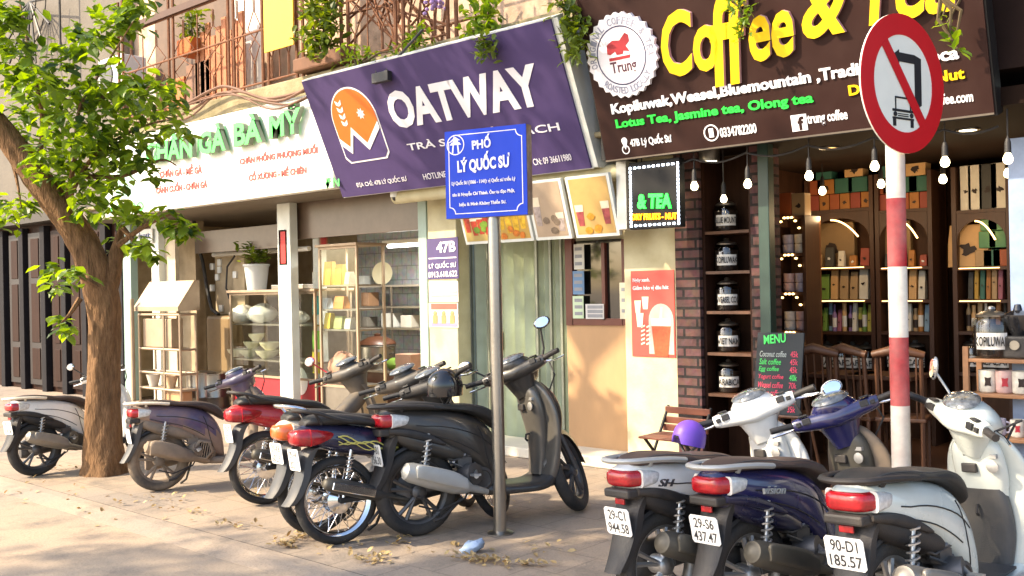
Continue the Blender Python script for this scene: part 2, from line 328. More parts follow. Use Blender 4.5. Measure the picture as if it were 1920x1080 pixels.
def scooter(name, label, loc, yaw, lean=4, steer=40, scale=1, body=GREY, low=None, inner=None, seat_m=SEATB, rimm=ALD, muf=MUFG, rail=GRY, lines=None, ink=INKF,
            wb=1.26, cover=None, mirrors=(1, 1), logo=None, vision=False, mat_on=False, tyre_m=None, grp='scooters and motorbikes parked on the pavement', dust=None, mm=None, shield=None, fold=(0, 0), split=None):
    low = low or BLK; inner = inner or body; cover = cover or body; shield = shield or body
    root = thing(name, label, 'scooter', loc, grp, (rad(-lean), 0, rad(yaw)), local=True); root.scale = (scale,)*3
    R = .285; S = steer_matrix(.80, 1.0, rad(steer))
    wheel(root, 0, R, R, .105, 'cast', rimm, tyre_m)
    wheel(root, wb, R, R, .09, 'cast', rimm, tyre_m, S)
    # rear bodywork
    BS = [(-.255, .735, .79, .05), (-.23, .71, .815, .095), (-.15, .675, .835, .125), (0, .615, .825, .15), (.2, .54, .80, .165), (.38, .42, .755, .165), (.5, .30, .68, .15), (.575, .25, .56, .13), (.60, .24, .42, .10)]; b = MB(); loftx(b, BS, 22, 5, 2.9, .86)
    bd = b.build('body_cowl', body, root, smooth=True)
    if split:
        bd.data.materials.append(split)
        for pl in bd.data.polygons:
            if pl.center.x < -.1 or pl.center.z < .66-.30*pl.center.x: pl.material_index = 1
    if not vision: b = MB(); loftx(b, [(-.21, .672, .712, .112), (-.12, .65, .712, .138), (-.02, .618, .69, .155), (.08, .59, .645, .164), (.15, .572, .598, .167)], 18, 4, 4); b.build('tail_trim', low if low is not GREY else BLK, root, smooth=True)
    SEAM = BLK
    for path in ([(-.04+.06*k, 182-k*1.2) for k in range(10)], [(.40+.012*k, 150+9*k) for k in range(10)], [(-.1+.05*k, 205-k*.6) for k in range(11)]): seam(BS, path, 2.9, .86).build('panel_gap', SEAM, bd)
    b = MB(); loftx(b, [(-.20, .64, .73, .08), (-.08, .57, .70, .12), (.1, .50, .64, .145), (.24, .46, .58, .14), (.36, .44, .52, .11), (.42, .44, .5, .08)], 18, 4, 3)
    b.build('lower_cowl', low, root, smooth=True)
    if logo:
        f = Fr((logo[1], -.162, logo[2]), (1, 0, -.12), (0, .12, 1)); text(logo[0], logo[4] if len(logo) > 4 else INK, bd, f, 0, 0, logo[3], .038, .012, .0, name='emblem', shear=.4)
    # seat
    s = MB(); loftx(s, [(-.20, .82, .845, .07), (-.165, .812, .860, .115), (-.07, .81, .876, .14), (.1, .80, .860, .15), (.22, .79, .836, .155), (.36, .76, .83, .15), (.5, .70, .80, .13), (.59, .64, .745, .10), (.625, .62, .69, .06)], 20, 5, 2.6, .88)
    st_ = s.build('seat', seat_m, root, smooth=True)
    SS = [(-.20, .82, .845, .07), (-.165, .812, .860, .115), (-.07, .81, .876, .14), (.1, .80, .860, .15), (.22, .79, .836, .155), (.36, .76, .83, .15), (.5, .70, .80, .13), (.59, .64, .745, .10)]
    seam(SS, [(-.17+.05*k, 148) for k in range(16)], 2.6, .88, .003).build('stitching', GRY, st_); seam(SS, [(.16+.004*k, 150-7*k) for k in range(18)], 2.6, .88, .003).build('stitching', GRY, st_)
    r = MB(); pts = [(.08, -.15, .815), (-.04, -.155, .838), (-.15, -.135, .848), (-.25, -.10, .85), (-.29, 0, .85), (-.25, .10, .85), (-.15, .135, .848), (-.04, .155, .838), (.08, .15, .815)]
    r.tube([Vector(p) for p in cat(pts, 3)], .020, 8); 
    for sg in (-1, 1): r.tube([(-.13, sg*.13, .85), (-.12, sg*.1, .80)], .014, 6)
    r.v = [Vector((p.x, p.y, .85+(p.z-.85)*.72)) for p in r.v]; r.build('grab_rail', rail, root, smooth=True)
    # lights
    t = MB(); loftx(t, [(-.268, .74, .785, .06), (-.25, .718, .80, .092), (-.195, .712, .805, .118)], 20, 4, 4); t.build('tail_light', REDL, root, smooth=True)
    for sg in (-1, 1):
        t = MB(); loftx(t, [(-.196, .712, .803, .026), (-.15, .718, .797, .028), (-.09, .725, .785, .022), (-.045, .742, .772, .006)], 14, 3, 3.4, 1, sg*.105); t.build('turn_signal', CLRL, root, smooth=True)
    # rear fender, plate
    fd = MB(); rs = []
    for x, z, w in cat([(-.08, .69, .105), (-.16, .67, .10), (-.205, .60, .09), (-.23, .50, .085), (-.275, .39, .075), (-.33, .30, .06)], 4):
        rs.append([Vector((x, -w, z)), Vector((x-.02, -w*.6, z)), Vector((x-.022, w*.6, z)), Vector((x, w, z)), Vector((x+.045, w, z+.012)), Vector((x+.035, w*.8, z)), Vector((x+.035, -w*.8, z)), Vector((x+.045, -w, z+.012))])
    fd.rings(rs); fe = fd.build('rear_fender', BLK if not dust else GRY, root, smooth=True)
    q = MB(); q.cbox((-.225, 0, .685), (.10, .19, .045)); q.build('plate_lamp', BLK, fe, bevel=.012)
    q = MB(); q.cbox((-.247, 0, .643), (.012, .07, .03)); q.build('reflector', REDL, fe, bevel=.004)
    plate(root, Fr((-.268, 0, .545), (0, -1, 0), (-.14, 0, 1)), lines, ink)
    h = MB(); rs = []
    for k in range(13):
        a = rad(35+k*9); ra = R+.028; rs.append([Vector((ra*math.cos(a), y, R+ra*math.sin(a)+dz)) for y, dz in ((-.06, -.02), (-.055, 0), (.055, 0), (.06, -.02), (.05, -.012), (-.05, -.012))])
    h.rings(rs); h.build('wheel_hugger', BLK, root, smooth=True)
    # engine, muffler, shock
    e = MB(); e.lathe([(.09, -.12), (.115, -.09), (.115, .1), (.1, .13)], (.42, 0, .33), (0, 1, 0), 20); e.cbox((.25, .0, .34), (.42, .14, .11)); e.lathe([(.06, 0), (.075, .03), (.07, .12)], (.3, -.07, .36), (.4, -1, .15), 14)
    for k in range(5): e.lathe([(.085, 0), (.085, .008)], (.46+.022*k, 0, .34+.012*k), (1, 0, .5), 14)
    for k in range(4): e.tube([(.2+.06*k, -.1, .46), (.28+.04*k, -.135, .42-.03*k), (.36, -.12, .36)], .008, 5)
    e.lathe([(.075, 0), (.078, .015), (.06, .02), (.055, .012), (.02, .012), (.018, .022), (.004, .022)], (.42, -.12, .33), (0, -1, 0), 18)
    for k in range(6): e.lathe([(.008, 0), (.008, .008), (.002, .009)], (.42+.088*math.cos(k*1.05), -.118, .33+.088*math.sin(k*1.05)), (0, -1, 0), 6)
    for k in range(3): e.tube([(.52, -.05+.04*k, .44), (.40-.05*k, -.13, .50), (.22, -.12+.03*k, .47), (.12, -.06, .52)], .006+.002*k, 6)
    e.cbox((.3, -.10, .45), (.10, .05, .06)); e.cbox((.5, -.08, .46), (.06, .08, .05)); e.build('engine', dust or ALD, root, smooth=True)
    cv = MB(); loftx(cv, [(-.1, .2, .36, .03), (-.04, .19, .39, .045), (.2, .22, .4, .05), (.42, .24, .42, .05), (.5, .27, .38, .03)], 16, 3, 3, 1, .13); cv.build('drive_cover', dust or ALD, root, smooth=True)
    mu = MB(); mu.lathe([(.02, -.02), (.038, -.005), (.052, 0), (.064, .04), (.07, .16), (.068, .36), (.05, .45), (.028, .49), (.018, .62)], (-.15, -.185, .445), (1, .04, -.34), 20)
    mf = mu.build('muffler', dust or muf, root, smooth=True)
    if vision:
        gr = MB(); M = Matrix.Translation((.37, -.18, .36)); gr.lathe([(.098, -.03), (.108, 0), (.095, .02), (.08, .02), (.08, -.03)], (.37, -.18, .36), (0, -1, 0), 6, closed=True); 
        for k in range(6): gr.tube([(.31+.022*k, -.19, .29), (.34+.022*k, -.19, .43)], .005, 5)
        gr.build('radiator_grille', dust or GRY, root)
        gb = MB(); gb.cbox((.37, -.165, .36), (.13, .02, .14)); gb.build('radiator', BLKG, root)
        sh = MB(); loftx(sh, [(-.13, .36, .46, .02), (-.08, .36, .5, .03), (.12, .3, .44, .03), (.2, .3, .38, .02)], 14, 3, 3, 1, -.235); sh.build('heat_shield', dust or MUFG, mf, smooth=True)
    else:
        sh = MB(); loftx(sh, [(-.1, .40, .47, .01), (-.06, .385, .48, .016), (.15, .315, .42, .018), (.25, .29, .36, .01)], 14, 3, 3, 1, -.25); sh.build('heat_shield', muf, mf, smooth=True)
    for sg in (-1, 1):
        k = MB(); k.tube([(.0, sg*.135, .42), (.045, sg*.135, .66)], .012, 8)
        hel = [(.004+.04*i/40+.026*math.cos(i*.95), sg*.135+.026*math.sin(i*.95), .44+.19*i/40) for i in range(41)]; k.tube(hel, .006, 5); k.lathe([(.03, 0), (.033, .03), (.028, .06)], (.0, sg*.135, .40), (.18, 0, 1), 12); k.build('shock_absorber', ALU if sg < 0 else BLK, root, smooth=True)
    # floor and shield
    f = MB(); loftx(f, [(.42, .22, .30, .10), (.52, .205, .285, .165), (.7, .2, .275, .185), (.88, .2, .285, .18), (.99, .235, .36, .15), (1.02, .28, .40, .11)], 20, 4, 3.6, .95); fl = f.build('floorboard', low if shield is not PGRN else body, root, smooth=True)
    sh = MB(); loftz(sh, [(.22, .955, .05, .12), (.30, .965, .05, .165), (.45, .985, .045, .195), (.62, .985, .042, .215), (.76, .965, .042, .205), (.86, .935, .04, .165), (.92, .915, .035, .11), (.95, .90, .02, .06)], 24, 5, 2.6)
    sd = sh.build('leg_shield', shield, root, smooth=True)
    ip = MB(); loftz(ip, [(.30, .915, .03, .07), (.42, .935, .045, .085), (.6, .93, .055, .11), (.74, .905, .06, .13), (.86, .875, .055, .12), (.915, .87, .04, .08)], 20, 5, 2.4); pan = ip.build('inner_panel', inner, root, smooth=True)
    q = MB(); q.cbox((.842, -.0, .835), (.03, .10, .03)); q.cbox((.835, .02, .765), (.03, .075, .045)); q.build('key_cover', BLK, pan, bevel=.006)
    q = MB(); q.lathe([(.026, 0), (.03, .012), (.014, .016)], (.842, -.095, .775), (-1, 0, 0), 14); q.cbox((.845, -.09, .825), (.02, .05, .02)); q.build('ignition_lock', ALU, pan, smooth=True)
    q = MB(); q.tube([(.88, .01, .58), (.85, .01, .575), (.845, .01, .545), (.86, .01, .53)], .008, 6); q.build('bag_hook', BLK, pan, smooth=True)
    fc = MB(); loftz(fc, [(.42, 1.0, .03, .10), (.55, 1.03, .05, .13), (.72, 1.02, .075, .15), (.85, .975, .07, .13), (.93, .93, .04, .08)], 20, 4, 2.3); fc.build('front_cowl', body, root, smooth=True)
    if logo or mat_on:
        q = MB(); q.tube([(.56, -.178, .272), (.75, -.19, .268), (.9, -.186, .278)], .010, 8); q.build('floor_trim', SILV, fl, smooth=True)
    if mat_on:
        q = MB(); q.rings([[Vector((x, -w, z)), Vector((x, w, z)), Vector((x, w, z+.012)), Vector((x, -w, z+.012))] for x, z, w in ((.56, .278, .13), (.75, .279, .155), (.87, .29, .15))]); q.build('floor_mat', GRY, fl)
        q = MB(); loftz(q, [(.30, .90, .035, .12), (.45, .92, .04, .135), (.60, .915, .05, .12), (.66, .905, .05, .10)], 18, 4, 3); q.build('knee_mat', GRY, pan, smooth=True)
    # fork, fender, bars
    fk = MB(); tx = lambda z: wb-(z-R)*math.tan(rad(26))*.92
    for sg in (-1, 1): fk.tube([(wb, sg*.068, R), (tx(.62), sg*.068, .62)], [.022, .019], 10)
    fk.tube([(tx(.6), 0, .6), (tx(.9), 0, .9)], .022, 8); fk.xf(S); fk.build('fork', ALD if not dust else dust, root, smooth=True)
    ff = MB(); rs = []
    for k in range(15):
        a = rad(15+k*10.5); ra = R+.022; rs.append([Vector((wb+ra*math.cos(a), y, R+ra*math.sin(a)+dz)) for y, dz in ((-.062, -.045), (-.058, -.01), (-.03, .006), (.03, .006), (.058, -.01), (.062, -.045), (.05, -.03), (0, -.004), (-.05, -.03))])
    ff.rings(rs); ff.xf(S); ff.build('front_fender', body, root, smooth=True)
    handlebars(root, S, .80, 1.0, cover, mirrors=mirrors, mm=mm, fold=fold)
    for sg in (-1, 1): q = MB(); q.tube([S @ Vector((.80, sg*.2, 1.0)), S @ Vector((.95, sg*.2, 1.06)), Vector((1.02, sg*.14, .98)), Vector((1.0, sg*.08, .86))], .006, 6); q.build('brake_cable', BLK, root, smooth=True)
    fp = MB(); fp.tube([(.36, -.15, .40), (.34, -.20, .37), (.31, -.26, .37)], [.012, .014, .016], 8); fp.cbox((.31, -.25, .378), (.05, .06, .014)); fp.build('foot_peg', ALU, root, smooth=True)
    rc = MB(); rc.tube([(-.02, -.07, .20), (.1, -.12, .16), (.28, -.14, .22), (.36, -.12, .34)], .007, 6); rc.build('brake_hose', BLK, root, smooth=True)
    st = MB(); st.tube([(.33, .1, .24), (.30, .2, .06), (.25, .23, .02)], [.013, .011, .012], 6); st.build('side_stand', BLK, root, smooth=True)
    st = MB(); st.tube([(.28, -.1, .22), (.12, -.12, .11), (.06, -.12, .10)], .012, 6); st.tube([(.12, -.12, .11), (.12, .12, .11)], .01, 6); st.build('centre_stand', BLK, root, smooth=True)
    return root
def underbone(name, label, loc, yaw, lean=4, steer=40, scale=1, body=NAVYD, cover=BLK, tail_m=REDL, sig=CLRL, tyre_m=None, seat_m=SEATB, rail=CHR, lines=('29-H4', '203.17'), ink=INKF,
              mirrors=(0, 0), decal=False, muf=MUFD, shieldm=None, dust=None, grp='scooters and motorbikes parked on the pavement', wb=1.22, tailbody=None, basket=False, mm=None):
    root = thing(name, label, 'motorbike', loc, grp, (rad(-lean), 0, rad(yaw)), local=True); root.scale = (scale,)*3
    R = .285; S = steer_matrix(.76, .98, rad(steer)); shieldm = shieldm or body
    wheel(root, 0, R, R, .075, 'wire', CHR if not dust else ALU, tyre_m, n=44)
    wheel(root, wb, R, R, .065, 'wire', CHR if not dust else ALU, tyre_m, S, 44)
    b = MB(); loftx(b, [(-.27, .70, .765, .04), (-.22, .67, .79, .085), (-.12, .635, .795, .115), (.05, .585, .775, .125), (.25, .54, .735, .12), (.42, .49, .68, .105), (.52, .48, .62, .08)], 20, 5, 2.8, .85)
    bd = b.build('body_cowl', tailbody or body, root, smooth=True)
    b = MB(); loftx(b, [(.42, .46, .64, .085), (.56, .5, .65, .085), (.72, .6, .78, .085), (.84, .70, .88, .075), (.88, .76, .88, .05)], 18, 4, 2.6); b.build('centre_cover', shieldm, root, smooth=True)
    if decal:
        for k in range(4):
            q = MB(); pts = [(lerp(-.02, .4, i/14), -.133-.004*(i % 2 == 0)*0, .70-.11*i/14+.016*math.sin(i*.9+k*1.7)-.012*k) for i in range(15)]
            q.tube(pts, .0045-.0006*k, 5); q.build('decal_stripe', YEL, bd, smooth=True)
    s = MB(); loftx(s, [(-.21, .785, .82, .07), (-.16, .78, .85, .105), (-.04, .775, .855, .125), (.12, .765, .835, .13), (.26, .74, .80, .13), (.42, .70, .775, .11), (.53, .64, .72, .08), (.57, .62, .68, .05)], 20, 5, 2.6, .9); s.build('seat', seat_m, root, smooth=True)
    r = MB(); pts = [(.08, -.135, .79), (-.04, -.15, .82), (-.15, -.14, .865), (-.235, -.09, .885), (-.255, 0, .89), (-.235, .09, .885), (-.15, .14, .865), (-.04, .15, .82), (.08, .135, .79)]; r.tube([Vector(p) for p in cat(pts, 3)], .013, 8)
    for sg in (-1, 1): r.tube([(-.17, sg*.13, .868), (-.12, sg*.105, .79)], .009, 6)
    r.build('grab_rail', rail, root, smooth=True)
    t = MB(); loftx(t, [(-.295, .685, .745, .05), (-.265, .66, .765, .09), (-.19, .65, .77, .118)], 18, 4, 4); t.build('tail_light', tail_m, root, smooth=True)
    for sg in (-1, 1):
        t = MB(); loftx(t, [(-.20, .655, .765, .03), (-.14, .665, .755, .032), (-.07, .69, .74, .02), (-.04, .705, .725, .006)], 14, 3, 3.2, 1, sg*.102); t.build('turn_signal', sig, root, smooth=True)
    fd = MB(); rs = []
    for x, z, w in cat([(.1, .61, .07), (-.1, .64, .085), (-.18, .63, .085), (-.225, .56, .075), (-.25, .45, .072), (-.30, .345, .068), (-.345, .29, .06)], 4):
        rs.append([Vector((x, -w, z)), Vector((x-.02, -w*.6, z)), Vector((x-.022, w*.6, z)), Vector((x, w, z)), Vector((x+.05, w, z+.012)), Vector((x+.03, w*.8, z)), Vector((x+.03, -w*.8, z)), Vector((x+.05, -w, z+.012))])
    fd.rings(rs); fe = fd.build('rear_fender', GRY, root, smooth=True)
    plate(root, Fr((-.275, 0, .575), (0, -1, 0), (-.12, 0, 1)), lines, ink)
    e = MB(); e.lathe([(.07, -.13), (.12, -.10), (.125, .1), (.08, .13)], (.5, 0, .30), (0, 1, 0), 20); e.cbox((.42, 0, .30), (.25, .17, .15))
    for k in range(7): e.lathe([(.07, 0), (.075, .006), (.07, .012)], (.6+.022*k, 0, .33+.006*k), (1, 0, .25), 12)
    e.tube([(.7, 0, .36), (.6, 0, .62), (.5, 0, .66)], .03, 8); e.build('engine', dust or ALD, root, smooth=True)
    sw = MB(); sw.cbox((.2, .09, .29), (.44, .03, .07)); sw.cbox((.2, -.09, .29), (.44, .02, .04)); sw.build('swing_arm', dust or BLK, root, bevel=.01)
    for sg in (-1, 1):
        k = MB(); k.tube([(.0, sg*.115, .31), (.07, sg*.115, .61)], .010, 8); hel = [(.03+.035*i/44+.023*math.cos(i*.95), sg*.115+.023*math.sin(i*.95), .41+.16*i/44) for i in range(45)]; k.tube(hel, .005, 5); k.build('shock_absorber', CHR, root, smooth=True)
    mu = MB(); mu.lathe([(.022, -.015), (.036, 0), (.044, .03), (.05, .1), (.05, .35), (.036, .44), (.018, .50), (.016, .75)], (-.13, -.15, .415), (1, .06, -.30), 18); mf = mu.build('muffler', muf, root, smooth=True)
    mu = MB(); mu.box((-.1, -.205, .375), (.2, -.197, .425), Matrix.Translation((0,0,.0)) @ Matrix.Translation((-.1,0,.4)) @ Matrix.Rotation(rad(16), 4, 'Y') @ Matrix.Translation((.1,0,-.4))); mu.build('heat_shield', CHR if not dust else dust, mf, bevel=.004)
    for sg in (-1, 1):
        sh = MB(); rs = []
        for z, x, w0, w1 in cat([(.34, .86, .10, .17), (.45, .90, .09, .21), (.62, .905, .075, .225), (.78, .87, .06, .2), (.88, .83, .05, .13)], 4):
            rs.append([Vector((x-.02, sg*w0, z)), Vector((x+.02, sg*(w0+w1)/2, z)), Vector((x-.035, sg*w1, z)), Vector((x-.045, sg*w1, z)), Vector((x+.004, sg*(w0+w1)/2, z)), Vector((x-.034, sg*w0, z))])
        sh.rings(rs); sh.build('leg_shield', shieldm, root, smooth=True)
    fk = MB()
    for sg in (-1, 1): fk.tube([(wb, sg*.06, R), (wb-.17, sg*.06, .62)], [.02, .017], 10)
    fk.tube([(wb-.16, 0, .6), (wb-.36, 0, .92)], .022, 8); fk.xf(S); fk.build('fork', dust or ALD, root, smooth=True)
    ff = MB(); rs = []
    for k in range(14):
        a = rad(25+k*10.5); ra = R+.025; rs.append([Vector((wb+ra*math.cos(a), y, R+ra*math.sin(a)+dz)) for y, dz in ((-.05, -.04), (-.045, -.01), (0, .006), (.045, -.01), (.05, -.04), (.04, -.03), (0, -.004), (-.04, -.03))])
    ff.rings(rs); ff.xf(S); ff.build('front_fender', shieldm, root, smooth=True)
    handlebars(root, S, .76, .97, cover, mirrors=mirrors, pod=(.13, .11, .07), mm=mm)
    st = MB(); st.tube([(.4, .1, .24), (.36, .2, .06), (.3, .22, .02)], [.012, .010, .011], 6); st.tube([(.5, -.24, .25), (.5, .24, .25)], .012, 6); st.tube([(.3, -.1, .24), (.16, -.13, .12)], .01, 6); st.build('side_stand', BLK, root, smooth=True)
    return root
# ------------------------------------------------------------------ setting
def FP(Y): return Fr((0, Y, 0), (1, 0, 0), (0, 0, 1))
def wb(mb, u0, v0, u1, v1, Y, d, off=0):
    vm = (v0+v1)/2; um = (u0+u1)/2
    return mb.box((F(u0, vm, Y).x, Y-off, F(um, v1, Y).z), (F(u1, vm, Y).x, Y+d, F(um, v0, Y).z))
def ux(u, Y, v=560): return F(u, v, Y).x
def vz(u, v, Y): return F(u, v, Y).z
def ground_mat(name, c1, c2, c3, joints=None, s=1.0):
    m = mat(name, c1, .88, var=.1); n = m.node_tree.nodes; l = m.node_tree.links; p = n['Principled BSDF']; tc = n.new('ShaderNodeTexCoord')
    def nz(sc, det, lo, hi, a, b, rough=.6):
        q = n.new('ShaderNodeTexNoise'); q.inputs['Scale'].default_value = sc; q.inputs['Detail'].default_value = det; q.inputs['Roughness'].default_value = rough; l.new(tc.outputs['Object'], q.inputs['Vector'])
        r = n.new('ShaderNodeMapRange'); r.inputs[1].default_value = lo; r.inputs[2].default_value = hi; l.new(q.outputs['Fac'], r.inputs[0])
        x = n.new('ShaderNodeMix'); x.data_type = 'RGBA'; l.new(r.outputs[0], x.inputs[0])
        for k, c in ((6, a), (7, b)):
            if isinstance(c, str): x.inputs[k].default_value = (*lin(c), 1)
            else: l.new(c, x.inputs[k])
        return x.outputs[2], q
    a, _ = nz(.55*s, 7, .35, .65, c1, c2); b, q2 = nz(2.3*s, 9, .5, .75, a, c3, .7); c, q3 = nz(55, 4, .52, .72, b, '5d5348'); 
    mx = n.new('ShaderNodeMix'); mx.data_type = 'RGBA'; mx.inputs[0].default_value = .35; l.new(b, mx.inputs[6]); l.new(c, mx.inputs[7]); out = mx.outputs[2]; hgt = q3.outputs['Fac']
    if joints:
        br = n.new('ShaderNodeTexBrick'); br.inputs['Scale'].default_value = 1; br.inputs['Brick Width'].default_value = joints; br.inputs['Row Height'].default_value = joints; br.offset = 0.5; br.inputs['Mortar Size'].default_value = .008; br.inputs['Color1'].default_value = (1,1,1,1); br.inputs['Color2'].default_value = (.93,.93,.93,1); br.inputs['Mortar'].default_value = (.7,.69,.68,1); l.new(tc.outputs['Object'], br.inputs['Vector'])
        m2 = n.new('ShaderNodeMix'); m2.data_type = 'RGBA'; m2.blend_type = 'MULTIPLY'; m2.inputs[0].default_value = .8; l.new(out, m2.inputs[6]); l.new(br.outputs['Color'], m2.inputs[7]); out = m2.outputs[2]
    l.new(out, p.inputs['Base Color']); bp = n.new('ShaderNodeBump'); bp.inputs['Strength'].default_value = .35; bp.inputs['Distance'].default_value = .012; l.new(hgt, bp.inputs['Height']); l.new(bp.outputs[0], p.inputs['Normal'])
    return m
PAVE = ground_mat('pavement_concrete', 'a6937e', '8d8379', '69635b', .4)
ROAD = ground_mat('road_dusty_asphalt', 'ab967f', '92877a', '6d665e')
KERB = ground_mat('kerb_stone', 'a6937e', '8d8379', '69635b')
g = MB(); g.add([(-400, -400, -.035), (400, -400, -.035), (400, 3.45, -.035), (-400, 3.45, -.035)], [(0, 1, 2, 3)]); structure(g.build('road', ROAD, loc=(0, 0, -.035)))
g = MB(); g.rings([[Vector((x, 3.45, -.4)), Vector((x, 3.45, -.034)), Vector((x, 3.62, -.006)), Vector((x, 3.7, -.002)), Vector((x, 3.7, -.4))] for x in (-60, 30)]); structure(g.build('kerb', KERB, loc=(0, 3.5, 0)))
g = MB(); g.add([(-60, 3.7, 0), (30, 3.7, 0), (30, 14, 0), (-60, 14, 0)], [(0, 1, 2, 3)]); structure(g.build('pavement', PAVE, loc=(0, 0, 0)))

CREAM = mat('cream_wall', 'c9c2a0', .7, var=.1, vs=3, bump=.12, bs=60, dust='9f9169', da=.5)
BEIGE = mat('beige_wall', 'b3a183', .8, var=.14, vs=3, bump=.1, bs=60, dust='7d6c50', da=.5)
SALMON = mat('salmon_plaster', 'c4a890', .85, var=.22, vs=3, bump=.3, bs=30, dust='83725f', da=.75)
CONC = mat('grey_concrete', '655f56', .9, var=.16, vs=2, bump=.3, bs=30, dust='6d655a', da=.5)
MOSSC = mat('mossy_concrete', '9a8d6e', .9, var=.25, vs=4, bump=.4, bs=30, dust='5f5c3a', da=.7)
MINT = mat('mint_painted_steel', '93aaa0', .45, var=.08)
WHCOL = mat('white_painted_steel', 'd6dcd6', .4, var=.05, dust='a9a592', da=.3)
DKSTEEL = mat('dark_metal', '2c2b2a', .5, metal=.4, var=.2)
SOFF = mat('soffit_grey', '6d6457', .7, var=.12)
DKBR = mat('dark_brown_wood', '2f1b12', .6, spec=.15, var=.3, vs=3, stretch=(6, 6, .6), bump=.1)
MIDBR = mat('brown_wood', '5a3a26', .5, var=.3, vs=3, stretch=(6, 6, .6), bump=.1)
RUST = mat('rusty_iron', '7a5138', .8, metal=.2, var=.35, vs=12, bump=.2)
STEEL = mat('stainless_steel', '9a958d', .3, metal=.9, var=.15, vs=5)
STEELD = mat('dusty_steel', 'a3917b', .5, metal=.45, var=.15, vs=5, dust='9a836b', da=.4)
PIPE = mat('pole_stainless', 'a5a29c', .3, metal=.95, var=.12, vs=5, bump=.05)
GLS = glassmat('glass_clear')
WOODPALE = mat('tan_wood_panel', 'b08a62', .5, var=.14, vs=2.5, stretch=(1, 1, .4))
FLOORT = mat('shop_floor_tile', '7b6a58', .5, var=.15)
BRICK = brickmat('purple_brown_brick', '6d4a46', '553a3a', '241a1a', 1, .26, .085, .012, 1.0)
TILEW = brickmat('white_tile', 'b6bcbd', 'aab2b5', '8b8f90', 1, .2, .2, .006, .2, .3)

# --- chicken shop building (ground floor opening, canopy, upper storey wall and balcony)
xL, xM, xR = ux(228, 7.5), ux(796, 7.5), ux(865, 7.5)
xB = -4.64
shop = thing('shop_house', 'two storey shop house with salmon upper wall, open food shop below and rusty balcony above', 'building', (-10, 8, 0))
b = MB(); b.box((xL-.1, 10.2, 0), (xM+.1, 10.35, 2.9)); b.build('back_wall', BEIGE, shop)
b = MB(); b.box((xM+.0, 7.62, .002), (xM+.12, 10.2, 2.9)); b.build('side_wall', BEIGE, shop); b = MB(); b.box((xL-.22, 7.6, .002), (xL-.1, 10.2, 2.9)); b.build('side_wall', BEIGE, shop)
b = MB(); b.box((xL-.1, 7.5, .004), (xM, 10.2, .03)); b.build('shop_floor', FLOORT, shop)
b = MB(); b.box((xL-.22, 7.02, 2.79), (xR-.02, 10.35, 2.95)); b.build('canopy', SOFF, shop)
b = MB(); wb(b, 365, 428, 520, 470, 7.9, .06); b.box((ux(545, 7.62), 7.66, 2.33), (xM, 7.72, 2.79)); b.build('transom', mat('transom_brown', '5b4a3c', .3, var=.2), shop)
b = MB(); b.box((xL-.2, 7.9, 2.95), (xB, 8.1, 7.5)); b.build('upper_wall', SALMON, shop)
for u0, u1, mm_ in ((228, 246, MINT), (285, 299, WHCOL), (522, 546, WHCOL), (588, 600, WHCOL), (786, 802, MINT)):
    b = MB(); Y = 7.5 if u0 != 588 else 7.9; b.box((ux(u0, Y), Y, 0), (ux(u1, Y), Y+.12, 2.79)); b.build('column', mm_, shop, bevel=.008)
b = MB(); b.box((ux(305, 7.6), 7.6, 0), (ux(330, 7.6), 7.66, 2.5)); b.build('shutter_edge', mat('pale_shutter', 'c5b79c', .6), shop)
b = MB(); b.box((ux(317, 8.2), 8.2, 0), (ux(368, 8.2), 8.35, 2.79)); b.build('inner_pier', BEIGE, shop)
b = MB(); b.box((xL-.18, 6.95, 2.95), (xB, 8.0, 3.0)); b.box((xL+.5, 7.0, 3.92), (xB, 7.9, 4.16)); b.build('balcony_slab', MOSSC, shop, bevel=.02)
b = MB(); b.box((xL+.6, 7.82, 4.2), (-11.5, 7.9, 6.8)); b.build('recess_shade_panel', mat('recess_shade_brown', '5d4736', .7, var=.25), shop)  # dark brown panel, its colour stands in for shade inside the balcony recess
bars = MB(); YB = 7.05; zr0 = vz(430, 180, YB)+.0; zr1 = vz(430, -10, YB)
def zig(mb, xa, xb, z0, z1, y=YB):
    n = 2; w = (xb-xa)/n
    for k in range(n):
        x = xa+w*(k+.5); mb.tube([(x, y, z0), (x, y, lerp(z0, z1, .2)), (x+w*.33, y, lerp(z0, z1, .4)), (x-w*.33, y, lerp(z0, z1, .62)), (x, y, lerp(z0, z1, .8)), (x, y, z1)], .008, 5)
        mb.tube([(x, y+.02, z0), (x, y+.02, lerp(z0, z1, .2)), (x-w*.33, y+.02, lerp(z0, z1, .4)), (x+w*.33, y+.02, lerp(z0, z1, .62)), (x, y+.02, lerp(z0, z1, .8)), (x, y+.02, z1)], .008, 5)
        mb.tube([(xa+w*k, y, z0), (xa+w*k, y, z1)], .009, 5)
xs = [ux(u, YB, 60) for u in (222, 316, 428, 492, 556, 640, 742, 840)]
for xa, xb in zip(xs[:-1], xs[1:]): zig(bars, xa, xb, zr0+.08, zr1-.1)
for z in (zr0+.06, zr1, lerp(zr0, zr1, .55)): bars.tube([(xs[0], YB, z), (xs[-1], YB, z)], .013, 6)
for x in xs:
    for dx in (0, .12): bars.tube([(x+dx, YB, zr0), (x+dx, YB, zr1+.5)], .022, 6)
bars.build('balcony_railing', RUST, shop)
b = MB(); b.box((xs[0]-.1, YB-.06, zr1+.0), (xs[2], YB-.02, zr1+.09)); b.build('balcony_beam', mat('beam_brown', '4a2f22', .7, var=.2), shop)
b = MB()
for k in range(9): b.box((lerp(xs[1]+.3, xs[2]-.1, k/8)-.06, YB+.25, zr0+.1), (lerp(xs[1]+.3, xs[2]-.1, k/8)+.04, YB+.28, zr0+.95+.1*(k % 3)))
